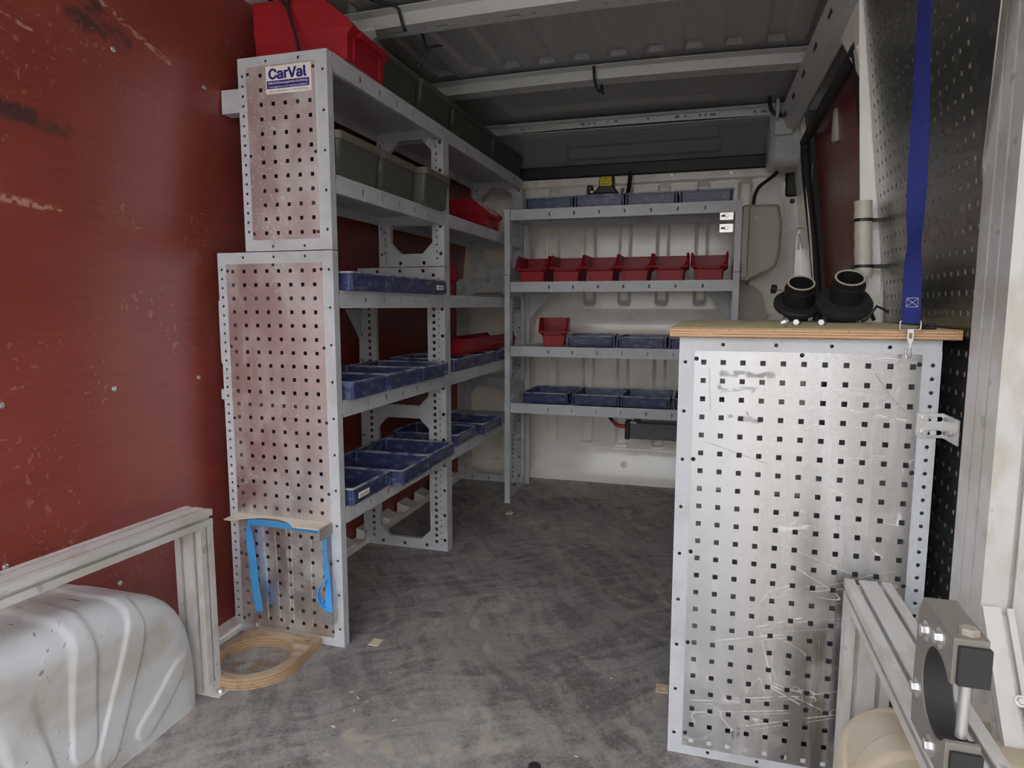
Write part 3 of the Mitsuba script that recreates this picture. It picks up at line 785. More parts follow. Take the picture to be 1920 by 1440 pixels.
LC = ((0, 1, 0), (-1, 0, 0), (0, 0, 1))
X1 = -.984
YL = 1.597
r1 = rack('shelving_unit', 'tall grey shelving unit on the left with a large reddish perforated end panel', LC, (X1, YL, 0), .815, .375, 1.135, 'lower', (1.027, .720, .411), (.176, 5), near='end', gusset=((.972, 1, 0), (.36, -1, 0)))
r2 = rack('shelving_unit', 'small grey shelving unit with sticker on its perforated end panel, stacked on the left shelving', LC, (X1, YL, 1.1375), .815, .277, .5165, 'upper', (.5155, .2005), (.176, 5), near='end')
r3 = rack('shelving_unit', 'lower grey shelving unit along the left wall between the near unit and the bulkhead', LC, (X1, 2.412, 0), 1.078, .375, 1.135, 'lower', (1.027, .720, .411), (.237, 7), near='flange')
r4 = rack('shelving_unit', 'upper grey shelving unit near the bulkhead on the left with dark crates on its top', LC, (X1, 2.412, 1.1375), 1.078, .277, .5165, 'upper', (.5155, .2005), (.237, 7), near='flange')
BC = ((1, 0, 0), (0, 1, 0), (0, 0, 1))
r5 = rack('shelving_unit', 'grey shelving unit standing on the floor across the bulkhead below the row of red bins', BC, (-.961, 3.086, 0), 1.078, .375, 1.133, 'lower', (1.100, .790, .510), (.221, 7), gusset=((1.052, 1, 0), (1.052, -1, 0)), inset=.030)
r6 = rack('shelving_unit', 'upper grey shelf section across the bulkhead with six red bins and trays on top', BC, (-.961, 3.086, 1.1355), 1.078, .375, .309, 'end2', (.3045,), (.221, 7), near='end', far='end', inset=.030)
# zinc angle brackets on the right post of the back rack
for z in (1.378, 1.325):
    k = thing('angle_bracket', 'zinc angle bracket at the right post of the back rack, %s of the two' % ('upper' if z > 1.35 else 'lower'), 'bracket')
    q = sbox(.026, z - .018, .082, z + .018).difference(LineString([(.036, z), (.056, z)]).buffer(.0045))
    part(k, 'plate', ext(q, .003, 'xz', 3.092), M_STEEL)
    part(k, 'flange', B(.079, .082, 3.092, 3.13, z - .018, z + .018), M_STEEL)
    part(k, 'bolt', hexa((.055, 3.092, z), (0, -1, 0), .008, .006), M_STEEL)

# perforated end panels
def perf_panel(t, x0, x1, z0, z1, hx, hz, y, m, screws, th=.002, z_cut=None):
    p = perf(x0, x1, z0, z1, hx, hz, .0102, th)
    k = part(t, 'perforated_panel', aff(p, [(1, 0, 0), (0, 0, 1), (0, 1, 0)], (0, y - th, 0)), m, label='aluminium panel with rows of square holes')
    for x, z in screws:
        part(t, 'screw', screw((x, y - th, z), (0, -1, 0), .0045, .003), M_BLACK, 30)
    return k

perf_panel(r1, -1.329, -1.015, .026, 1.103, -1.3072 + .038 * np.arange(8), 1.082 - .038 * np.arange(28), YL, M_PERF_L,
           [(-1.172, 1.099), (-1.019, 1.085), (-1.324, 1.084), (-1.323, .87), (-1.018, .87), (-1.324, .66), (-1.018, .66), (-1.324, .455), (-1.018, .455), (-1.324, .25), (-1.018, .25), (-1.324, .045), (-1.172, .034), (-1.018, .045)])
perf_panel(r2, -1.233, -1.019, 1.168, 1.628, -1.1885 + .038 * np.arange(5), 1.6038 - .038 * np.arange(12), YL, M_PERF_L,
           [(-1.228, 1.610), (-1.024, 1.612), (-1.228, 1.395), (-1.024, 1.395), (-1.228, 1.185), (-1.024, 1.185)])
# small plate on the left edge of the end frame
part(r1, 'side_plate', B(-1.364, -1.3595, YL + .001, YL + .02, .82, 1.0), M_GREY)
part(r1, 'wall_tab', B(-1.372, -1.3595, YL + .004, YL + .03, .712, .742), M_GREY)
k = thing('wall_bracket', 'grey angle bracket from the upper left shelving unit to the red wall', 'bracket')
part(k, 'plate', B(-1.341, -1.259, 1.625, 1.628, 1.523, 1.587), M_GREY)
part(k, 'flange', B(-1.341, -1.259, 1.628, 1.665, 1.523, 1.526), M_GREY)

# sticker with the outfitter's name
k = thing('sticker', 'white sticker with dark blue lettering at the top of the small perforated panel', 'sticker')
sx, sz, sy = -1.170, 1.5525, YL - .0023
part(k, 'sheet', B(sx, sx + .140, sy - .0006, sy, sz, sz + .0715), M_PAPER)
part(k, 'band', B(sx + .003, sx + .134, sy - .0010, sy - .0006, sz + .013, sz + .0335), M_INK)
def words(txt, x, z, w, h, mtl, bold=False, y=None):
    m = meshkit.text_mesh(txt, h, .0003, bold)
    b = m.bounds
    s = w / (b[1, 0] - b[0, 0])
    return warp(m, lambda v: np.stack([x + (v[:, 0] - b[0, 0]) * s, y - v[:, 2], z + v[:, 1]], 1))
wl = words('CarVal', sx + .010, sz + .0385, .116, .025, M_INK, True, sy - .0006)
part(k, 'lettering', cat(*[warp(wl, lambda v: v + [a, -.00002 * i, b]) for i, (a, b) in enumerate(((0, 0), (.0011, 0), (-.0011, 0), (0, .0007), (0, -.0007)))]), M_INK)
part(k, 'lettering', words('Bedrijfswageninrichting', sx + .009, sz + .0245, .120, .0062, M_PAPER, False, sy - .0010), M_PAPER)
part(k, 'lettering', words('Aménagements de véhicules utilitaires', sx + .009, sz + .0155, .120, .0042, M_PAPER, False, sy - .0010), M_PAPER)
part(k, 'lettering', words('www.carval.solutions  /  +32 56 08 18 02', sx + .009, sz + .0045, .120, .0042, M_DINK, False, sy - .0006), M_DINK)

# ------------------------------------------------------------------ trays, bins and crates (built once, placed many times)
def hollow(w, d, h, taper, t, r, rim=0.0, rimh=.0):
    a = lambda k, z, r_: rrect(-w / 2 + k, w / 2 - k, k, d - k, z, max(r_, .001))
    rings = [a(taper, 0, r)]
    if rim:
        rings += [a(rim + .0005, h - rimh, r), a(0, h - rimh, r)]
    else:
        rings += [a(0, h, r)]
    if rim:
        rings += [a(0, h, r)]
    rings += [a(t + rim, h, r - t), a(taper + t, t, r - t)]
    return loftp(rings)

def stack_bin(w, d, h, hl, yo, t=.003, lowk=.355):
    """open fronted bin: low front wall with a lip, slanted side edges, a rounded U shaped opening"""
    def solid(pp, fp):
        a = m3.CrossSection([np.array(pp)]).extrude(w + .2).transform(np.array([[0, 0, 1, -w / 2 - .1], [1, 0, 0, 0], [0, 1, 0, 0]], float))
        b = m3.CrossSection([np.array(fp)]).extrude(d + .4).transform(np.array([[1, 0, 0, 0], [0, 0, -1, d + .2], [0, 1, 0, 0]], float))
        return a ^ b
    def front(e, top):
        a, b = w * lowk - e, w / 2 - e
        return [(-a, e), (a, e), (a + .004, hl * .74), (b, hl * .95), (b, top), (-b, top), (-b, hl * .95), (-a - .004, hl * .74)]
    o = solid([(.022, 0), (d, 0), (d, h), (yo, h), (.002, hl + .004), (0, hl - .004), (.019, hl * .74)], front(0, h))
    i = solid([(.022 + t, t), (d - t, t), (d - t, h + .1), (yo + t * 1.3, h + .1), (yo + t * 1.3, h), (t * 1.4, hl), (.019 + t, hl * .74)], front(t, h + .1))
    u = sbox(-w / 2 + .0085, hl, w / 2 - .0085, h + .3).buffer(-.03).buffer(.03, 6)
    c = m3.CrossSection([np.array(u.exterior.coords)[:-1][::-1] if u.exterior.is_ccw is False else np.array(u.exterior.coords)[:-1]]).extrude(yo + .11).transform(np.array([[1, 0, 0, 0], [0, 0, -1, yo + .010], [0, 1, 0, 0]], float))
    return tm(o - i - c)

P = {}
def pl(name, mesh, m, smooth=False):
    P[name] = mikit.ply(mesh, m, smooth=smooth)
TW, TD, TH = .232, .30, .052
pl('tray_body', hollow(TW, TD, TH, .007, .003, .014, .003, .007), M_BLUE, 35)
fr = sbox(-TW / 2 + .016, .006, TW / 2 - .016, TH - .006).difference(sbox(-TW / 2 + .026, .011, TW / 2 - .026, TH - .010))
fm = warp(ext(fr, .0035), lambda v: np.stack([v[:, 0], v[:, 2] * 1.4 - .0030 + .006 * (1 - v[:, 1] / TH), v[:, 1]], 1))
pl('tray_frame', cat(fm, B(-TW / 2 + .002, -TW / 2 + .009, -.001, .006, .002, TH - .005, .001), B(TW / 2 - .009, TW / 2 - .002, -.001, .006, .002, TH - .005, .001)), M_BLUE)
def rim_ring(w, d, h, t, r, hh=.004, o=.0008):
    a = lambda k, z: rrect(-w / 2 + k, w / 2 - k, k, d - k, z, r)
    return loftp([a(-o, h - hh), a(-o, h), a(0, h + .0008), a(t, h + .0008), a(t + .001, h), a(t + .001, h - hh), a(-o, h - hh)], False)
def f_rim(p, n, uv):
    return mix((.075, .09, .19), (.33, .34, .38), smoothstep(.30, .62, fbm(p.x * 30, p.y * 30, p.z * 30, 4)))
M_BLUERIM = mat('mat_blue_worn_edge', pr(proc(f_rim), .5, .4))
pl('tray_rim', rim_ring(TW, TD, TH, .006, .014), M_BLUERIM, 35)
rb = [B(s * (TW / 2 - .0075), s * (TW / 2 - .0035), y, y + .003, .006, TH - .007) for s in (-1, 1) for y in np.arange(.07, .28, .07)] + [B(x, x + .003, TD - .0075, TD - .0035, .006, TH - .007) for x in (-.06, 0, .06)]
pl('tray_ribs', cat(rb), M_BLUE)

def tray(label, x, y, z, rot, group, tag=None):
    k = thing('tray', label, 'tray', group)
    w = Rz(rot, (x, y, z))
    for nm, pn in (('body', 'tray_body'), ('label_frame', 'tray_frame'), ('rim', 'tray_rim'), ('rib', 'tray_ribs')):
        scene[f'{k}__{nm}'] = {**P[pn], 'to_world': w}
    stuff(f'{k}__rib', 'small moulded ribs inside the tray')
    if tag:
        x0, tw_, txt = tag
        sc = {**P['tag'], 'to_world': w @ T().translate([x0, -.0005, .016])}
        scene[f'{k}__label'] = sc
        labels[f'{k}__label'] = {'label': 'small white paper label on the tray front'}
        m = words(txt, -.024, .005, .048, .006, M_DINK, False, -.0009)
        scene[f'{k}__label__lettering'] = {**mikit.ply(m, M_DINK), 'to_world': w @ T().translate([x0, -.0005, .016])}
    return k
pl('tag', B(-.030, .030, -.0008, .002, 0, .017), M_PAPER)

def red_bin(tag_, w, d, h, hl, yo, clear=True, lowk=.355):
    pl(tag_ + '_body', stack_bin(w, d, h, hl, yo, .003, lowk), M_REDP)
    n = max(10, int(w / .0085))
    g = [B(-w * .31 + i * w * .62 / n, -w * .31 + i * w * .62 / n + .0030, -.002, .012, hl * .78, hl - .001) for i in range(n)]
    g += [B(s * w * .355 - .004, s * w * .355 + .004, .014, .026, .004, hl * .74, .001) for s in (-.93, .93)] + [B(s * w * .25 - .0015, s * w * .25 + .0015, .0195, .026, .004, hl * .74) for s in (-1, 1)]
    pl(tag_ + '_grip', cat(g), M_REDP)
    e = [B(-w / 2 - .0015, w / 2 + .0015, d - .007, d + .001, h - .007, h + .0005, .001)] + [B(s * (w / 2 - .002) - .0035, s * (w / 2 - .002) + .0035, yo, d - .002, h - .007, h + .0005, .001) for s in (-1, 1)]
    ln = math.hypot(yo, h - hl)
    sl = B(-.0035, .0035, -.004, .004, 0, ln, .001)
    a = math.atan2(yo, h - hl)
    sl = warp(sl, lambda v: np.stack([v[:, 0], v[:, 1] * math.cos(a) + v[:, 2] * math.sin(a), v[:, 2] * math.cos(a) - v[:, 1] * math.sin(a) + hl], 1))
    e += [warp(sl, lambda v: v + [s * (w / 2 - .002), .002, 0]) for s in (-1, 1)]
    pl(tag_ + '_rim', cat(e), M_REDP)
    if clear:
        g = gridplate([-w / 2 + .006, w / 2 - .006], [hl - .004, h * .98], np.ones((1, 1), bool), 0)
        g = trimesh.Trimesh(g.vertices[:4], [[0, 1, 2], [0, 2, 3]] if False else [f for f in np.array(g.faces) if f.max() < 4][:2], process=False)
        yy_ = lambda z: .010 + (z - hl) * .28
        pl(tag_ + '_clear', warp(g, lambda v: np.stack([v[:, 0], .014 + (v[:, 1] - hl) * .25, v[:, 1]], 1)), M_CLEAR)

red_bin('rs', .157, .235, .122, .062, .060)
red_bin('rm', .140, .235, .135, .070, .065, False)
red_bin('rl', .235, .255, .128, .066, .075, True, .465)
red_bin('rt', .245, .30, .165, .085, .095, True, .465)
red_bin('rlow', .150, .80, .068, .036, .050, False, .49)

def rbin(kind, label, x, y, z, rot, group=None, clear=True):
    k = thing('storage_bin', label, 'storage bin', group)
    for nm in ('body', 'grip', 'rim') + (('clear_window',) if clear else ()):
        scene[f'{k}__{nm}'] = {**P[f'{kind}_{nm.split("_")[0]}'], 'to_world': Rz(rot, (x, y, z))}
    stuff(f'{k}__grip', 'ribbed grip under the front lip of the bin')
    return k

ordn = ['nearest', 'middle', 'farthest']
# trays on the left shelving
for i, y in enumerate((1.756, 1.992, 2.229)):
    tray(f'{ordn[i]} of three blue trays on the upper shelf of the tall left unit' + (', paper label' if i == 2 else ''), (-.952, -.957, -.960)[i], y, 1.0285, 90, 'blue trays on the upper tray shelf of the tall left unit', (.055, 0, 'M10x80x25') if i == 2 else None)
for i, y in enumerate((1.748, 1.985, 2.222)):
    tray(f'{ordn[i]} of three blue trays on the middle shelf of the tall left unit', (-.953, -.957, -.953)[i], y, .7215, (90, 90.5, 90)[i], 'blue trays on the middle shelf of the tall left unit')
for i, y in enumerate((1.748, 1.983, 2.217)):
    tray(f'{ordn[i]} of three blue trays on the bottom shelf of the tall left unit' + (', paper label' if i == 0 else ''), (-.962, -.922, -.930)[i], y, .4125, (90, 91, 90)[i], 'blue trays on the bottom shelf of the tall left unit', (-.055, 0, 'M 8x40x20') if i == 0 else None)
for i, y in enumerate((2.588, 2.842, 3.092)):
    tray(f'{ordn[i]} of three blue trays on the middle shelf of the far left unit', -.972, y, .7215, 90, 'blue trays on the middle shelf of the far left unit')
for i, y in enumerate((2.582, 2.855)):
    tray(f'{("near", "far")[i]} of two blue trays on the bottom shelf of the far left unit', (-.968, -.945)[i], y, .4125, (90, 88)[i], 'blue trays on the bottom shelf of the far left unit')
# back rack
o4 = ['first', 'second', 'third', 'fourth']
for i, x in enumerate((-.743, -.507, -.272, -.035)):
    tray(f'{o4[i]} blue tray from the left on top of the back rack', x, 3.088 - .002 * i, 1.4415, 0, 'blue trays on top of the back rack')
for i, x in enumerate((-.545, -.303, -.062)):
    tray(f'{("left", "middle", "right")[i]} blue tray beside the red bin on the second lowest shelf of the back rack', x, (3.135, 3.095, 3.085)[i], .7915, (4, -1.5, 0)[i], 'blue trays beside the red bin on the back rack')
for i, x in enumerate((-.764, -.514, -.280, -.036)):
    tray(f'{o4[i]} blue tray from the left on the lowest shelf of the back rack', x, 3.115 - .004 * i, .5115, (-1, -.5, 0, 0)[i], 'blue trays on the lowest shelf of the back rack')
for i, x in enumerate((-.823, -.656, -.495, -.338, -.181, -.014)):
    rbin('rs', f'{["first", "second", "third", "fourth", "fifth", "sixth"][i]} red storage bin from the left in the row on the back rack', x, 3.064, 1.1015, (0, 0, 0, 0, 0, -2)[i], 'row of red storage bins on the back rack')
rbin('rm', 'single red storage bin left of the blue trays on the back rack', -.722, 3.105, .7915, 9, None, False)
rbin('rl', 'red storage bin with a clear front on the far left upper shelf', -.975, 2.985, 1.3395, 90)
rbin('rt', 'large red storage bin on the very top of the near left shelving under the roof', -.955, 1.795, 1.6545, 93)
rbin('rm', 'red storage bin half hidden behind the middle post of the left shelving', -1.105, 2.665, 1.0285, 180, None, False)
rbin('rlow', 'long shallow red bin lying on the blue trays of the far left middle shelf', -1.09, 3.46, .7745, 180, None, False)

# crates
def crate_parts(tag_, w, d, h, m, rim):
    pl(tag_ + '_body', hollow(w - .010, d - .010, h - .004, .014, .003, .014), m, 35)
    a = lambda k, z, r: rrect(-w / 2 + k, w / 2 - k, -.005 + k, d - .005 - k, z, r)
    pl(tag_ + '_rim', loftp([a(.006, h - .022, .014), a(0, h - .022, .018), a(0, h - .002, .018), a(.002, h, .017), a(.010, h, .012), a(.010, h - .022, .012), a(.006, h - .022, .014)], False), rim, 35)
    n = 3
    f = []
    for x in np.linspace(-w * .22, w * .22, n):
        f.append(B(x - .0012, x + .0012, .001, .012, h - .052, h - .020))
    for s in (-1, 1):
        f.append(B(s * (w / 2 - .020) - .006, s * (w / 2 - .020) + .006, .003, .02, .004, h - .020, .002))
        f.append(B(s * (w / 2 - .008), s * (w / 2 - .003), d * .3, d * .3 + .003, h - .052, h - .02))
        f.append(B(s * (w / 2 - .008), s * (w / 2 - .003), d * .6, d * .6 + .003, h - .052, h - .02))
    f = [warp(q, lambda v: np.stack([v[:, 0], v[:, 1] + .012 * (1 - v[:, 2] / h), v[:, 2]], 1)) for q in f]
    pl(tag_ + '_ribs', cat(f[n:]), m)
    pl(tag_ + '_scuffs', cat(f[:n]), rim)
crate_parts('cs', .246, .27, .118, M_GREEN, M_GREENRIM)
crate_parts('ct', .285, .31, .125, M_DARKGREEN, M_GREEN)
crate_parts('cl', .500, .31, .130, M_DARKGREEN, M_DARKGREEN)
def crate(kind, label, x, y, z, rot, group=None, txt=None):
    k = thing('crate', label, 'crate', group)
    w = Rz(rot, (x, y, z))
    for nm in ('body', 'rim', 'ribs', 'scuffs'):
        scene[f'{k}__{nm}'] = {**P[f'{kind}_{nm}'], 'to_world': w}
    stuff(f'{k}__ribs', 'small moulded ribs under the crate rim')
    stuff(f'{k}__scuffs', 'pale worn ribs on the crate front')
    if txt:
        m = words(txt, -.02, .052, .062, .020, M_DINK, False, .0055)
        m = warp(m, lambda v: v + np.stack([0 * v[:, 0], .006 * (1 - v[:, 2] / .1), 0 * v[:, 0]], 1))
        scene[f'{k}__lettering'] = {**mikit.ply(m, M_DINK), 'to_world': w}
        labels[f'{k}__lettering'] = {'label': 'handwritten dark marking on the crate front'}
G = 'grey green crates on the upper left shelf'
crate('cs', 'nearest grey green crate on the shelf below the red bin, marked by hand', -.974, 1.748, 1.3395, 90, G, '25/7.')
crate('cs', 'middle grey green crate on the shelf below the red bin, marked by hand', -.976, 2.000, 1.3395, 90, G, '30/16')
crate('cs', 'farthest grey green crate on the shelf below the red bin, standing a little askew', -.948, 2.254, 1.3395, 92, G)
G = 'dark crates on top of the left shelving'
crate('ct', 'dark grey crate right behind the large red bin on the shelving top', -1.0, 2.07, 1.6545, 90, G)
crate('ct', 'dark grey crate on the shelving top, second behind the large red bin', -.995, 2.365, 1.6545, 90, G)
crate('cl', 'long dark crate on top of the far left unit, nearer one', -1.0, 2.79, 1.6545, 90, G)
crate('cl', 'long dark crate on top of the far left unit, by the bulkhead', -1.0, 3.30, 1.6545, 90, G)

# ------------------------------------------------------------------ workbench cabinet on the right
r7 = rack('workbench_cabinet', 'grey cabinet under the plywood worktop with a large bright perforated end panel', ((0, 1, 0), (1, 0, 0), (0, 0, 1)), (-.059, 1.409, 0), .80, .476, .9215, 'end', (.905, .66, .40, .13), (.20, 5), near='end', far='end')
labels[r7]['category'] = 'cabinet'
perf_panel(r7, -.028, .385, .022, .8945, -.0095 + .038 * np.arange(11), .871 - .038 * np.arange(23), 1.409, M_PERF_R,
           [(-.024, .878), (.176, .889), (.381, .876), (-.024, .667), (.381, .667), (-.023, .466), (.381, .44), (-.023, .262), (.381, .24), (-.022, .052), (.178, .036)])
part(r7, 'side_panel', B(.4165, .418, 1.409, 2.209, .02, .9), M_GREY)
k = thing('worktop', 'thick plywood worktop with visible veneer edge on the grey cabinet', 'worktop')
wp = Polygon([(-.078, 1.389), (.4425, 1.389), (.4425, 1.47), (.449, 1.62), (.449, 2.02), (.42, 2.03), (.42, 2.2), (-.05, 2.2), (-.078, 2.0)])
add(k, ext(wp, .0185, 'xy', .9232), M_PLY)
ZW = .9417
# slotted bracket between cabinet and profile
k = thing('slotted_bracket', 'zinc bracket with two long slots from the cabinet to the aluminium profile', 'bracket')
q = Polygon([(.383, .741), (.383, .781), (.387, .785), (.429, .785), (.429, .738), (.387, .738)])
q = q.difference(unary_union([LineString([(.392, z), (.421, z)]).buffer(.0045) for z in (.774, .748)]))
part(k, 'plate', ext(q, .003, 'xz', 1.4035), M_STEEL)
part(k, 'flange', B(.4262, .4295, 1.325, 1.4035, .738, .785, .001), M_STEEL)
for z in (.774, .748):
    part(k, 'bolt', cat(lathe([(.007, 0), (.007, .0015), (.0, .0015)], (.395, 1.4035, z), 16, (0, -1, 0)), hexa((.395, 1.402, z), (0, -1, 0), .005, .004)), M_STEEL)
part(k, 'bolt', hexa((.4262, 1.36, .755), (-1, 0, 0), .007, .006), M_STEEL)

# perforated aluminium lining on the right wall
hy, hz = 1.345 + .038 * np.arange(18), .06 + .038 * np.arange(47)
p = perf(1.322, 2.03, .03, 1.845, hy, hz, .0100, .0022)
m = warp(p, lambda v: np.stack([XR - leanR(v[:, 1]) - v[:, 2] + .0022, v[:, 0] - np.where(v[:, 0] < 1.33, np.clip((v[:, 1] - 1.21) * .48, 0, .13), 0), v[:, 1]], 1))
thing('perforated_wall_panel', 'dull perforated aluminium sheet lining the right wall behind the worktop', 'panel', mesh=m, mat=M_PERF_W)

# ------------------------------------------------------------------ aluminium profiles
def section(w, h, sw, sh, o=.0082, l=.0045, i=.018, d=.011):
    p = sbox(0, 0, w, h)
    cut = []
    for a in sw:
        for b0, s in ((0, 1), (h, -1)):
            cut += [sbox(a - o / 2, min(b0, b0 + s * l), a + o / 2, max(b0, b0 + s * l)), sbox(a - i / 2, min(b0 + s * l, b0 + s * d), a + i / 2, max(b0 + s * l, b0 + s * d))]
    for b in sh:
        for a0, s in ((0, 1), (w, -1)):
            cut += [sbox(min(a0, a0 + s * l), b - o / 2, max(a0, a0 + s * l), b + o / 2), sbox(min(a0 + s * l, a0 + s * d), b - i / 2, max(a0 + s * l, a0 + s * d), b + i / 2)]
    return p.difference(unary_union(cut))
k = thing('profile_frame', 'aluminium profile frame over the wheel arch in front of the red wall', 'frame')
S84 = section(.082, .040, (.021, .061), (.020,))
sk = lambda v: v + np.stack([.060 * (v[:, 1] - 1.33), 0 * v[:, 0], 0 * v[:, 0]], 1)
part(k, 'beam', warp(ext(S84, 1.23, 'xz', .10), lambda v: sk(v + [-1.268, 0, .4375])), M_PROF)
part(k, 'post', warp(ext(S84, .434, 'xy', .003), lambda v: sk(v + [-1.268, 1.289, 0])), M_PROF)
part(k, 'foot_plate', cat(B(-1.30, -1.155, 1.283, 1.327, .0005, .0045, .001), B(-1.187, -1.183, 1.292, 1.327, .004, .03)), M_PROF)
part(k, 'bolt', cat(lathe([(.011, 0), (.011, .0025), (.0, .0025)], (-1.169, 1.306, .0045), 16), hexa((-1.169, 1.306, .007), (0, 0, 1), .0075, .005)), M_STEEL)
k = thing('profile_frame', 'aluminium profile beam and post over the right wheel arch before the bright perforated panel', 'frame')
part(k, 'beam', warp(ext(S84, .77, 'xz', .60), lambda v: v + [.2685, 0, .4175]), M_PROF)
part(k, 'post', warp(ext(S84, .415, 'xy', .002), lambda v: v + [.2685, 1.329, 0]), M_PROF)
k = thing('vertical_profile', 'tall vertical aluminium profile at the right edge beside the perforated wall sheet', 'profile')
add(k, warp(ext(section(.080, .136, (.040,), (.045, .090)), 1.56, 'xy', .345), lambda v: v + [.4305, 1.180, 0]), M_PROF)
k = thing('diagonal_brace', 'dirty white sloping profile at the bottom right corner of the photo', 'brace')
dv = np.array([0, 1.02 - 1.172, .30 - .512])
dv /= np.linalg.norm(dv)
nv = np.cross([1, 0, 0], dv)
nv = nv if nv[2] > 0 else -nv
br = aff(ext(section(.042, .040, (.029,), (.02,)), .225), [(1, 0, 0), nv, dv], np.array([.431, 1.174, .512]) - nv * .040)
br = trimesh.intersections.slice_mesh_plane(br, [0, -1, 0], [0, 1.178, 0], cap=False)
part(k, 'bar', br, M_PROF)
bp = np.array([.4605, 1.174, .512]) + dv * .135 + nv * .001
part(k, 'bolt', cat(lathe([(.0085, 0), (.0085, .0015), (.0, .0015)], bp, 16, nv), hexa(bp + nv * .0015, nv, .0055, .0045)), M_STEEL)

# pipe clamp on the right beam
k = thing('pipe_clamp', 'dark open pipe clamp block with four washered bolts standing on the right beam', 'clamp')
cp = Polygon([(.785, .4580), (.905, .4580), (.909, .50), (.906, .605), (.890, .629), (.785, .629)])
hole = Point(.828, .541).buffer(.050, 24)
cp = cp.difference(hole.union(sbox(.70, .508, .83, .576)))
part(k, 'body', ext(cp, .034, 'yz', .2645), M_DGREY)
part(k, 'liner', ext(Point(.828, .541).buffer(.0498, 24).difference(Point(.828, .541).buffer(.0465, 24)).difference(sbox(.70, .506, .84, .578)), .030, 'yz', .2665), M_RUBBER, label='dark rubber liner of the clamp opening')
for z0, z1 in ((.578, .622), (.459, .500)):
    part(k, 'rubber_block', B(.2685, .2998, .7775, .7847, z0, z1, .001), M_RUBBER, label='black rubber facing')
part(k, 'pin', cyl((.2835, .799, .5085), (.2835, .799, .5755), .0058, 16), M_STEEL, 30)
part(k, 'top_bolt', hexa((.2835, .800, .629), (0, 0, 1), .010, .007), M_DUSTMETAL)
for y, z in ((.868, .596), (.822, .610), (.888, .512), (.826, .475)):
    b = part(k, 'bolt', hexa((.2625, y, z), (-1, 0, 0), .0075, .0065), M_STEEL)
    part(b, 'washer', lathe([(.0125, 0), (.0125, .002), (.006, .002)], (.2645, y, z), 20, (-1, 0, 0)), M_STEEL, 30)

# ------------------------------------------------------------------ straps
k = thing('lashing_strap', 'dark blue webbing strap hanging in front of the worktop with a metal hook', 'strap')
ps = [(.332, 1.365, 1.90), (.337, 1.363, 1.51), (.342, 1.363, 1.33), (.3455, 1.365, 1.18), (.3475, 1.367, 1.10), (.349, 1.369, 1.05), (.3525, 1.374, .98), (.3538, 1.377, .9555)]
wd = [(.3, -.95, 0), (.45, -.89, 0), (.7, -.7, 0), (1, 0, 0), (.80, .5, .12), (.95, .2, 0), (1, 0, 0), (1, 0, 0)]
part(k, 'webbing', ribbon(ps, wd, .0305, .0018, 8), M_NAVY)
part(k, 'sewn_end', ribbon([(.3505, 1.3705, 1.02), (.3525, 1.3722, .985), (.3538, 1.3745, .9535)], (1, 0, 0), .0285, .0016, 6), M_NAVY)
st = []
for x, z, s in ((0, 0, 1), (0, 0, -1)):
    st.append(tube([(.3522 - .009, 1.3703, .992 - s * .007), (.3522 + .009, 1.3703, .992 + s * .007)], .0003, 4, 1))
st += [tube([(.343, 1.3703, z), (.3615, 1.3703, z)], .0003, 4, 1) for z in (1.0, .984)] + [tube([(x, 1.3703, .984), (x, 1.3703, 1.0)], .0003, 4, 1) for x in (.343, .3615)]
part(k, 'stitching', cat(st), M_PAPER)
part(k, 'ring', tube([(.343, 1.3765, .958), (.3375, 1.3765, .9575), (.3365, 1.3765, .953), (.337, 1.3765, .944), (.340, 1.3765, .9415), (.354, 1.3765, .9415), (.367, 1.3765, .9425), (.370, 1.3765, .945), (.3705, 1.3765, .953), (.3695, 1.3765, .958), (.3645, 1.3765, .9585)], .0013, 8, 5), M_STEEL, 40, label='bent wire ring')
hk = Polygon([(.3490, .9435), (.3590, .9435), (.3592, .925), (.3560, .914), (.3565, .9085), (.3530, .9085), (.3530, .914), (.3490, .925)]).difference(sbox(.3513, .926, .3567, .9365))
part(k, 'hook', cat(ext(hk, .0035, 'xz', 1.3735), tube([(.3548, 1.375, .9095), (.3562, 1.3755, .902), (.3570, 1.3775, .893), (.3545, 1.3815, .8895), (.3515, 1.3835, .894), (.3505, 1.3835, .906)], .0020, 8, 6)), M_STEEL, 30, label='forged snap hook')

k = thing('bottle_bracket', 'dusty steel ledge with a round cut-out on the large reddish perforated panel', 'bracket')
lg = sbox(-1.327, 1.530, -1.012, 1.5945).difference(Point(-1.200, 1.452).buffer(.128, 40))
part(k, 'ledge', ext(lg, .003, 'xy', .371), M_LEDGE)
part(k, 'flange', B(-1.327, -1.012, 1.5915, 1.5945, .340, .374), M_DUSTMETAL)
part(k, 'end_flap', B(-1.0135, -1.0105, 1.530, 1.5945, .340, .374), M_DUSTMETAL)
k = thing('lashing_strap', 'light blue webbing strap with steel buckle hanging from the ledge on the left panel', 'strap')
part(k, 'webbing', ribbon([(-1.245, 1.563, .090), (-1.252, 1.566, .125), (-1.262, 1.572, .165), (-1.268, 1.574, .23), (-1.276, 1.575, .30), (-1.281, 1.576, .350), (-1.272, 1.577, .3555), (-1.20, 1.577, .3565), (-1.10, 1.577, .354), (-1.04, 1.577, .352), (-1.026, 1.575, .345), (-1.024, 1.572, .29), (-1.0175, 1.570, .23), (-1.014, 1.569, .17), (-1.0135, 1.568, .118)],
     [(1, 0, .2), (1, 0, .15), (1, 0, .08), (1, 0, .05), (1, 0, .1), (.8, -.5, .6), (.1, -.5, 1), (0, -.6, 1), (0, -.6, 1), (.2, -.6, 1), (.7, -.6, .4), (.8, -.6, .05), (.9, -.4, 0), (.9, -.3, 0), (1, 0, 0)], .0255, .0018, 8), M_SKYB)
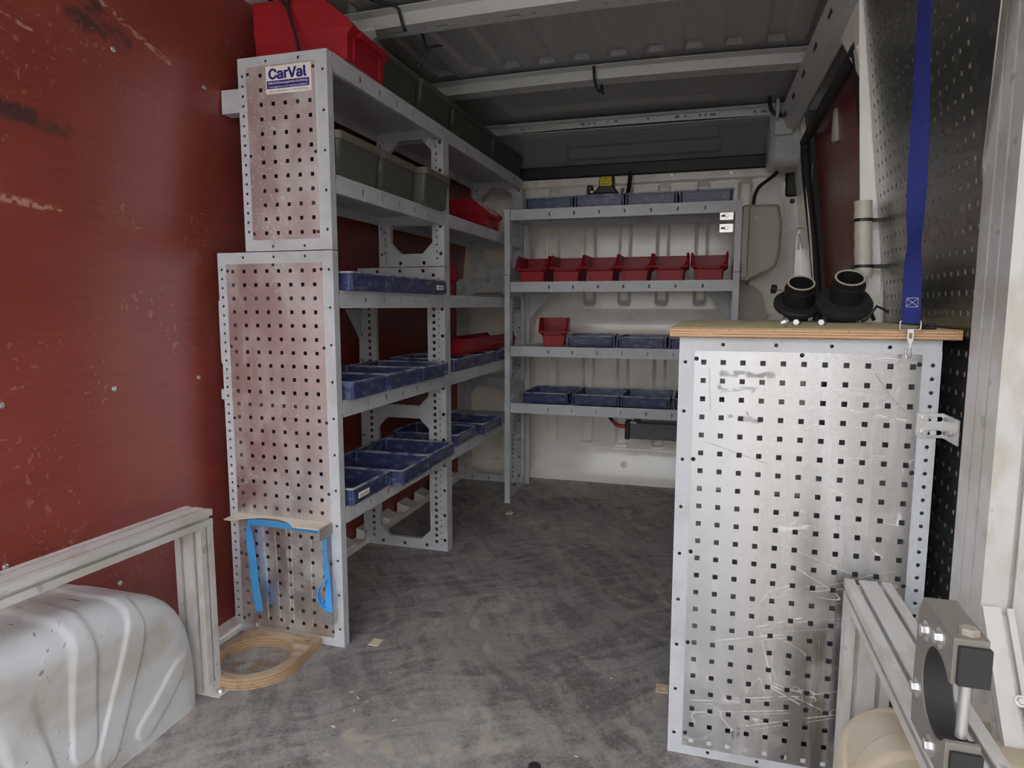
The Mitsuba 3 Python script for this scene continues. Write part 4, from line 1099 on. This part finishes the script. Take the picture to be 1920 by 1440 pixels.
part(k, 'loop', ribbon([(-1.0145, 1.566, .215), (-1.030, 1.557, .200), (-1.037, 1.555, .175), (-1.030, 1.556, .150), (-1.019, 1.562, .132)], (.25, -1, 0), .024, .0018, 8), M_SKYB)
bk = sbox(-1.032, .082, -1.002, .116).difference(sbox(-1.026, .098, -1.008, .108))
part(k, 'buckle', cat(ext(bk, .0025, 'xz', 1.562), B(-1.0335, -1.0315, 1.562, 1.580, .082, .112), B(-1.0025, -1.0005, 1.562, 1.580, .082, .112), cyl((-1.0335, 1.572, .092), (-1.0005, 1.572, .092), .0035, 10)), M_STEEL, 30, label='zinc cam buckle')

# wooden ring that holds a round bottle on the floor
k = thing('ring_holder', 'wooden ring holder of thick plywood on the floor before the large left panel', 'holder')
c0 = (-1.172, 1.448)
rg = Point(c0).buffer(.128, 40).union(Polygon([(-1.298, 1.455), (-1.285, 1.583), (-1.053, 1.583), (-1.046, 1.44)]))
rg = rg.difference(Point(c0).buffer(.096, 40))
rg = rg.difference(Point(-1.080, 1.558).buffer(.007, 8))
lo = ext(rg, .026, 'xy', .0005)
hi = ext(rg.buffer(-.003), .003, 'xy', .0265)
part(k, 'ring', cat(lo, hi), M_RING)
part(k, 'angle_tab', trimesh.convex.convex_hull(np.array([[-1.30, 1.586, .001], [-1.262, 1.586, .001], [-1.28, 1.586, .036], [-1.30, 1.594, .001], [-1.262, 1.594, .001], [-1.28, 1.594, .036]])), M_DUSTMETAL)

# ------------------------------------------------------------------ things on the worktop
def adapter(label, base, ax, steps, knob):
    k = thing('hose_adapter', label, 'hose adapter', 'black hose adapters on the worktop')
    b, a = np.array(base, float), np.array(ax, float) / np.linalg.norm(ax)
    prof_b = [(.0, .0)] + steps
    part(k, 'flange', lathe(prof_b, b, 40, a), M_RUBBER, 30)
    z0 = steps[-1][1]
    tubep = [(.042, z0), (.0395, z0 + .030), (.041, z0 + .034), (.041, z0 + .044), (.0365, z0 + .046), (.0365, z0 + .062)]
    part(k, 'tube', lathe(tubep + [(.0315, z0 + .062), (.0315, z0 + .012), (.0, z0 + .012)], b, 40, a), M_BLACK, 30)
    part(k, 'rim', lathe([(.0365, z0 + .0622), (.036, z0 + .064), (.032, z0 + .064), (.0315, z0 + .0622)], b, 40, a), M_LEDGE, 30, label='dusty tube rim')
    if knob:
        c = b + a * (z0 + .030)
        d = np.array([-1, 0, .15])
        part(k, 'knob', cat(cyl(c + d * .04, c + d * .06, .0035, 8)), M_STEEL, 30)
        part(k, 'knob', loftp([ring_at(c + d * s, d, r, 12) for s, r in ((.06, .008), (.062, .0125), (.074, .0125), (.076, .009))]), M_BLACK, 30)
    # rubber foot it leans on
    f = b - a * .002
    part(k, 'foot', trimesh.convex.convex_hull(np.array([[b[0] + s * .03, b[1] + t, z] for s in (-1, 1) for t, z in ((-.01, ZW + .0005), (.055, ZW + .0005), (.042, b[2] + .028), (-.005, b[2] - .016))])), M_RUBBER)
axh = (.03, -.58, .80)
adapter('black hose adapter on the worktop, left one with a screw knob on its side', (.237, 2.055, .9845), axh, [(.060, -.0), (.064, .004), (.064, .013), (.060, .017), (.044, .018)], True)
adapter('black hose adapter on the worktop, right one with a wider stepped base', (.340, 1.955, .9835), axh, [(.066, 0), (.069, .004), (.069, .017), (.064, .019), (.062, .028), (.044, .030)], False)
for i, x in enumerate((.186, .238)):
    k = thing('hex_bolt', f'{("left", "right")[i]} of two pale hexagon bolts lying on the worktop by the adapters', 'bolt', None)
    c = np.array([x, 1.62, ZW + .0078])
    part(k, 'head', hexa(c, (0, -1, 0), .0078, .005), M_STEEL)
    part(k, 'shank', cyl(c, c + [.012, .022, -.003], .0035, 10), M_STEEL, 30)
k = thing('cap_nut', 'shiny chrome cap lying near the front edge of the worktop', 'nut')
c = np.array([.144, 1.45, ZW])
add(k, warp(lathe([(.0088, 0), (.0095, .002), (.0092, .010), (.006, .015), (.0, .0165)], (0, 0, 0), 24, (.8, -.2, .5)), lambda v: v + c + [-.004, 0, -v[:, 2].min() + .0003]), M_STEEL, 30)
k = thing('black_clip', 'small black plastic clip on the worktop behind the strap ring', 'clip')
add(k, cat(B(.386, .408, 1.415, 1.432, ZW + .0003, ZW + .007, .002), B(.394, .406, 1.418, 1.428, ZW + .006, ZW + .012, .001), B(.378, .388, 1.42, 1.428, ZW + .001, ZW + .004)), M_BLACK)
k = thing('bent_wire', 'black bent wire on the worktop before the foot of the door post', 'wire')
add(k, tube([(.345, 1.75, ZW + .008), (.356, 1.75, ZW + .012), (.376, 1.75, ZW + .044), (.402, 1.75, ZW + .030)], .0035, 8, 1), M_BLACK)
k = thing('cream_tube', 'cream ribbed tube strapped upright at the door post above the adapters', 'tube')
zb, zt_ = 1.062, 1.262
prf = [(.0, 0)] + [(.0225 - .0016 * (1 + math.cos(2 * math.pi * t * 4.5)) / 2, t * (zt_ - zb)) for t in np.linspace(0, 1, 73)] + [(.018, zt_ - zb), (.018, zt_ - zb - .03), (.0, zt_ - zb - .03)]
xt = lambda z: .390 - .06 * (z - zb)
m = lathe(prf, (0, 1.985, 0), 28)
part(k, 'sleeve', warp(m, lambda v: v + np.stack([xt(v[:, 2] + zb) + 0 * v[:, 0], 0 * v[:, 0], zb + 0 * v[:, 0]], 1)), M_CREAM, 40)
for z in (1.091, 1.212):
    b = part(k, 'strap', warp(lathe([(.0225, -.004), (.0245, -.004), (.0245, .004), (.0225, .004)], (0, 0, 0), 28), lambda v: v + [xt(z), 1.985, z]), M_BLACK, 30, label='black strap')
    part(b, 'tail', B(xt(z) - .031, xt(z) - .022, 1.98, 1.99, z - .004, z + .003, .001), M_BLACK)
for z in (1.091, 1.212):
    part(k, 'bracket', B(xt(z) + .022, XR - float(leanR(z)) - .001, 1.980, 1.990, z - .005, z + .005), M_BLACK)
part(k, 'plug', cyl((.391, 1.985, zb - .018), (.390, 1.985, zb), .010, 12), M_CREAM, 30)
k = thing('black_cable', 'short black cable under the cream tube behind the right adapter', 'cable')
add(k, tube([(.391, 1.985, zb - .018), (.391, 1.987, 1.015), (.398, 1.99, .985), (.415, 1.995, .968), (.425, 2.0, ZW + .006)], .005, 8), M_BLACK, 40)

# ------------------------------------------------------------------ things at the bulkhead
k = thing('heater_housing', 'cream rounded plastic housing to the right of the back rack', 'housing')
prof_h = [(.128, 1.455), (.270, 1.452), (.297, 1.42), (.305, 1.36), (.300, 1.22), (.285, 1.165), (.165, 1.103), (.130, 1.103)]
hp = [m3.Manifold.sphere(.018, 20).translate((x, y, z)) for x, z in [(.146, 1.437), (.272, 1.434), (.285, 1.36), (.281, 1.22), (.268, 1.178), (.168, 1.122), (.146, 1.122)] for y in (3.33, 3.58)]
part(k, 'cover', tm(m3.Manifold.batch_hull(hp)), M_BEIGE, 40)
part(k, 'edge_band', tm(m3.Manifold.batch_hull([m3.Manifold.sphere(.008, 12).translate((x, y, z)) for x in (.133, .152) for y in (3.305, 3.33) for z in (1.12, 1.440)])), M_CREAM, 40, label='lighter edge band')
part(k, 'button', cat(lathe([(.011, 0), (.010, .003), (.005, .003), (.004, .0045), (.0, .0045)], (.190, 3.312, 1.388), 20, (0, -1, 0))), M_CREAM, 30)
part(k, 'clip', B(.134, .164, 3.300, 3.314, 1.106, 1.128, .002), M_CREAM)
k = thing('black_cable', 'black cable from the roof corner down to the cream housing', 'cable')
add(k, tube([(.300, 3.55, 1.66), (.278, 3.50, 1.618), (.240, 3.48, 1.585), (.205, 3.46, 1.555), (.185, 3.45, 1.51), (.180, 3.45, 1.452)], .0085, 10), M_BLACK, 40)
k = thing('black_cable', 'black cable looping out of the roof by the corner over the side door', 'cable')
add(k, tube([(.222, 3.30, 1.925), (.224, 3.30, 1.90), (.234, 3.30, 1.86), (.262, 3.30, 1.84), (.30, 3.31, 1.842), (.33, 3.33, 1.865), (.335, 3.36, 1.88)], .0085, 10), M_BLACK, 40)
k = thing('yellow_device', 'black tool with a round yellow label lying on the back rack top trays', 'tool')
yb = 3.20
part(k, 'base', cat(tm(rbox(-.585, -.435, yb, yb + .06, 1.50, 1.528, .012)), tm(m3.Manifold.batch_hull([m3.Manifold.sphere(.01, 12).translate((x, y, z)) for x, z in ((-.545, 1.515), (-.445, 1.515), (-.520, 1.548), (-.470, 1.548)) for y in (yb + .012, yb + .05)])), tm(rbox(-.585, -.558, yb, yb + .04, 1.515, 1.558, .008))), M_BLACK, 40)
part(k, 'drum', lathe([(.0, -.001), (.030, 0), (.032, .004), (.032, .064), (.030, .068), (.0, .069)], (-.5265, yb + .032, 1.566), 32, (1, 0, 0)), M_BLACK, 30)
a = np.linspace(math.radians(60), math.radians(240), 20)
lab = loftp([np.array([[x, yb + .032 + r * math.cos(t), 1.566 + r * math.sin(t)] for x, r in ((-.522, .0325), (-.468, .0325), (-.468, .0333), (-.522, .0333))]) for t in a])
part(k, 'label', lab, M_YELLOW, label='yellow printed label')
pm = []
for i, (z, n) in enumerate(((.018, 1), (.006, 3), (-.006, 3), (-.017, 4))):
    t = math.pi - math.asin(z / .034)
    for j in range(n):
        x = -.495 + (j - (n - 1) / 2) * .013
        pm.append(B(x - .004, x + .004, yb + .032 + .0335 * math.cos(t) - .0006, yb + .032 + .0335 * math.cos(t) + .0012, 1.566 + z - .002, 1.566 + z + .002))
part(k, 'print', cat(pm), M_DINK)
part(k, 'trigger', B(-.566, -.552, yb - .004, yb + .01, 1.520, 1.530, .002), M_STEEL)
k = thing('black_strap', 'black strap hanging down the bulkhead behind the back rack top trays', 'strap')
add(k, cat(ribbon([(-.428, 3.60, 1.69), (-.428, 3.585, 1.64), (-.430, 3.56, 1.59), (-.436, 3.52, 1.545), (-.44, 3.47, 1.515)], (1, 0, 0), .021, .006, 6), tube([(-.452, 3.52, 1.585), (-.458, 3.51, 1.565), (-.462, 3.48, 1.53)], .003, 6)), M_BLACK)
k = thing('inverter', 'dark grey finned power inverter mounted under the lowest shelf of the back rack', 'inverter')
hs_ = sbox(-.385, 0, .02, .088)
fins = [B(-.382, .02, 3.40, 3.47, .303, .388, .004)] + [B(-.380, .02, 3.3965, 3.401, z, z + .004) for z in np.arange(.308, .384, .0105)]
part(k, 'case', cat(fins), M_INV)
part(k, 'end_cap', tm(rbox(-.405, -.380, 3.394, 3.475, .298, .393, .006, 12)), M_BLACK, 30)
part(k, 'label', B(-.378, -.345, 3.394, 3.3965, .385, .393), M_PAPER)
for x in (-.36, -.10):
    part(k, 'mount', B(x, x + .03, 3.41, 3.46, .388, .4625), M_BLACK)
k = thing('red_cable', 'red and black cable plugged into the dark inverter on the bulkhead', 'cable')
part(k, 'red_lead', tube([(-.405, 3.43, .362), (-.43, 3.43, .361), (-.455, 3.435, .368), (-.475, 3.45, .382)], .0105, 10), M_ORANGE, 40)
part(k, 'black_lead', tube([(-.470, 3.45, .378), (-.487, 3.46, .392), (-.500, 3.465, .412), (-.502, 3.465, .440)], .009, 10), M_BLACK, 40)

# ------------------------------------------------------------------ cables at the roof
def cable(label, paths, r=.0045):
    k = thing('black_cable', label, 'cable')
    add(k, cat(*[tube(p, r, 8) for p in paths]), M_BLACK, 40)
cable('black cable hanging down over the large red bin on the left', [[(-1.125, 1.66, 1.93), (-1.131, 1.65, 1.80), (-1.122, 1.645, 1.765), (-1.102, 1.64, 1.71), (-1.088, 1.635, 1.6575)], [(-1.131, 1.65, 1.79), (-1.16, 1.655, 1.83), (-1.19, 1.67, 1.93)]], .0042)
cable('black cable tied around the nearest roof bow', [[(-1.10, 1.85, 1.945), (-1.045, 1.95, 1.93), (-.985, 2.005, 1.925), (-.975, 2.018, 1.905), (-.968, 2.025, 1.872), (-.966, 2.04, 1.860)]], .005)
cable('black cable drooping from the roof between the first two bows', [[(-.985, 2.20, 1.945), (-.980, 2.20, 1.915), (-.966, 2.20, 1.865), (-.975, 2.20, 1.835), (-.998, 2.20, 1.805)], [(-.966, 2.20, 1.864), (-.94, 2.20, 1.868), (-.908, 2.20, 1.866)]], .004)
cable('black cable loop hanging from the middle of the second roof bow', [[(-.478, 2.735, 1.935), (-.477, 2.74, 1.90), (-.473, 2.755, 1.872), (-.462, 2.77, 1.848), (-.455, 2.775, 1.852), (-.453, 2.78, 1.876)], [(-.453, 2.78, 1.876), (-.450, 2.78, 1.858), (-.446, 2.78, 1.838)]], .0055)

# ------------------------------------------------------------------ on the floor
k = thing('rubber_plug', 'small round black plug in the floor at the lower edge of the photo', 'plug')
add(k, lathe([(.0135, .0003), (.0135, .004), (.011, .006), (.0, .0065)], (-.329, 1.270, 0), 24), M_RUBBER, 30)
for i, (x, y, s) in enumerate(((-.911, 1.648, .02), (-.887, 2.93, .024), (-.086, 1.648, .02))):
    k = thing('floor_plate', ('small pale dusty plate on the floor right of the large left panel', 'small pale dusty plate on the floor before the back rack post', 'small pale dusty plate on the floor against the right cabinet')[i], 'plate')
    add(k, cat(warp(B(-.0165, .0165, -s, s, .0004, .0032, .001), lambda v: v + [x, y, 0]), screw((x + .004, y, .0032), (0, 0, 1), .005, .002)), M_CHIP)
for i, (x, y, a, l) in enumerate(((-.819, 1.268, 0, .008), (-.691, 1.331, 1, .006), (-.850, 1.405, .4, .006), (-.803, 1.337, 2.2, .008), (-.821, 1.388, 2.5, .009), (-.795, 1.515, 1.2, .007), (-.22, 1.66, .5, .006), (-.25, 1.33, .2, .005))):
    k = thing('wood_chip', 'tiny pale wood chip lying on the dark floor', 'wood chip', 'pale wood chips on the floor')
    q = np.array([[-l, 0, .0005], [0, -.3 * l, .0005], [l, 0, .0005], [.2 * l, .4 * l, .0005], [-.5 * l, .1 * l, .002], [.5 * l, 0, .002]])
    c_, s_ = math.cos(a), math.sin(a)
    add(k, trimesh.convex.convex_hull(q @ np.array([[c_, s_, 0], [-s_, c_, 0], [0, 0, 1]]) + [x, y, 0]), M_CHIP)
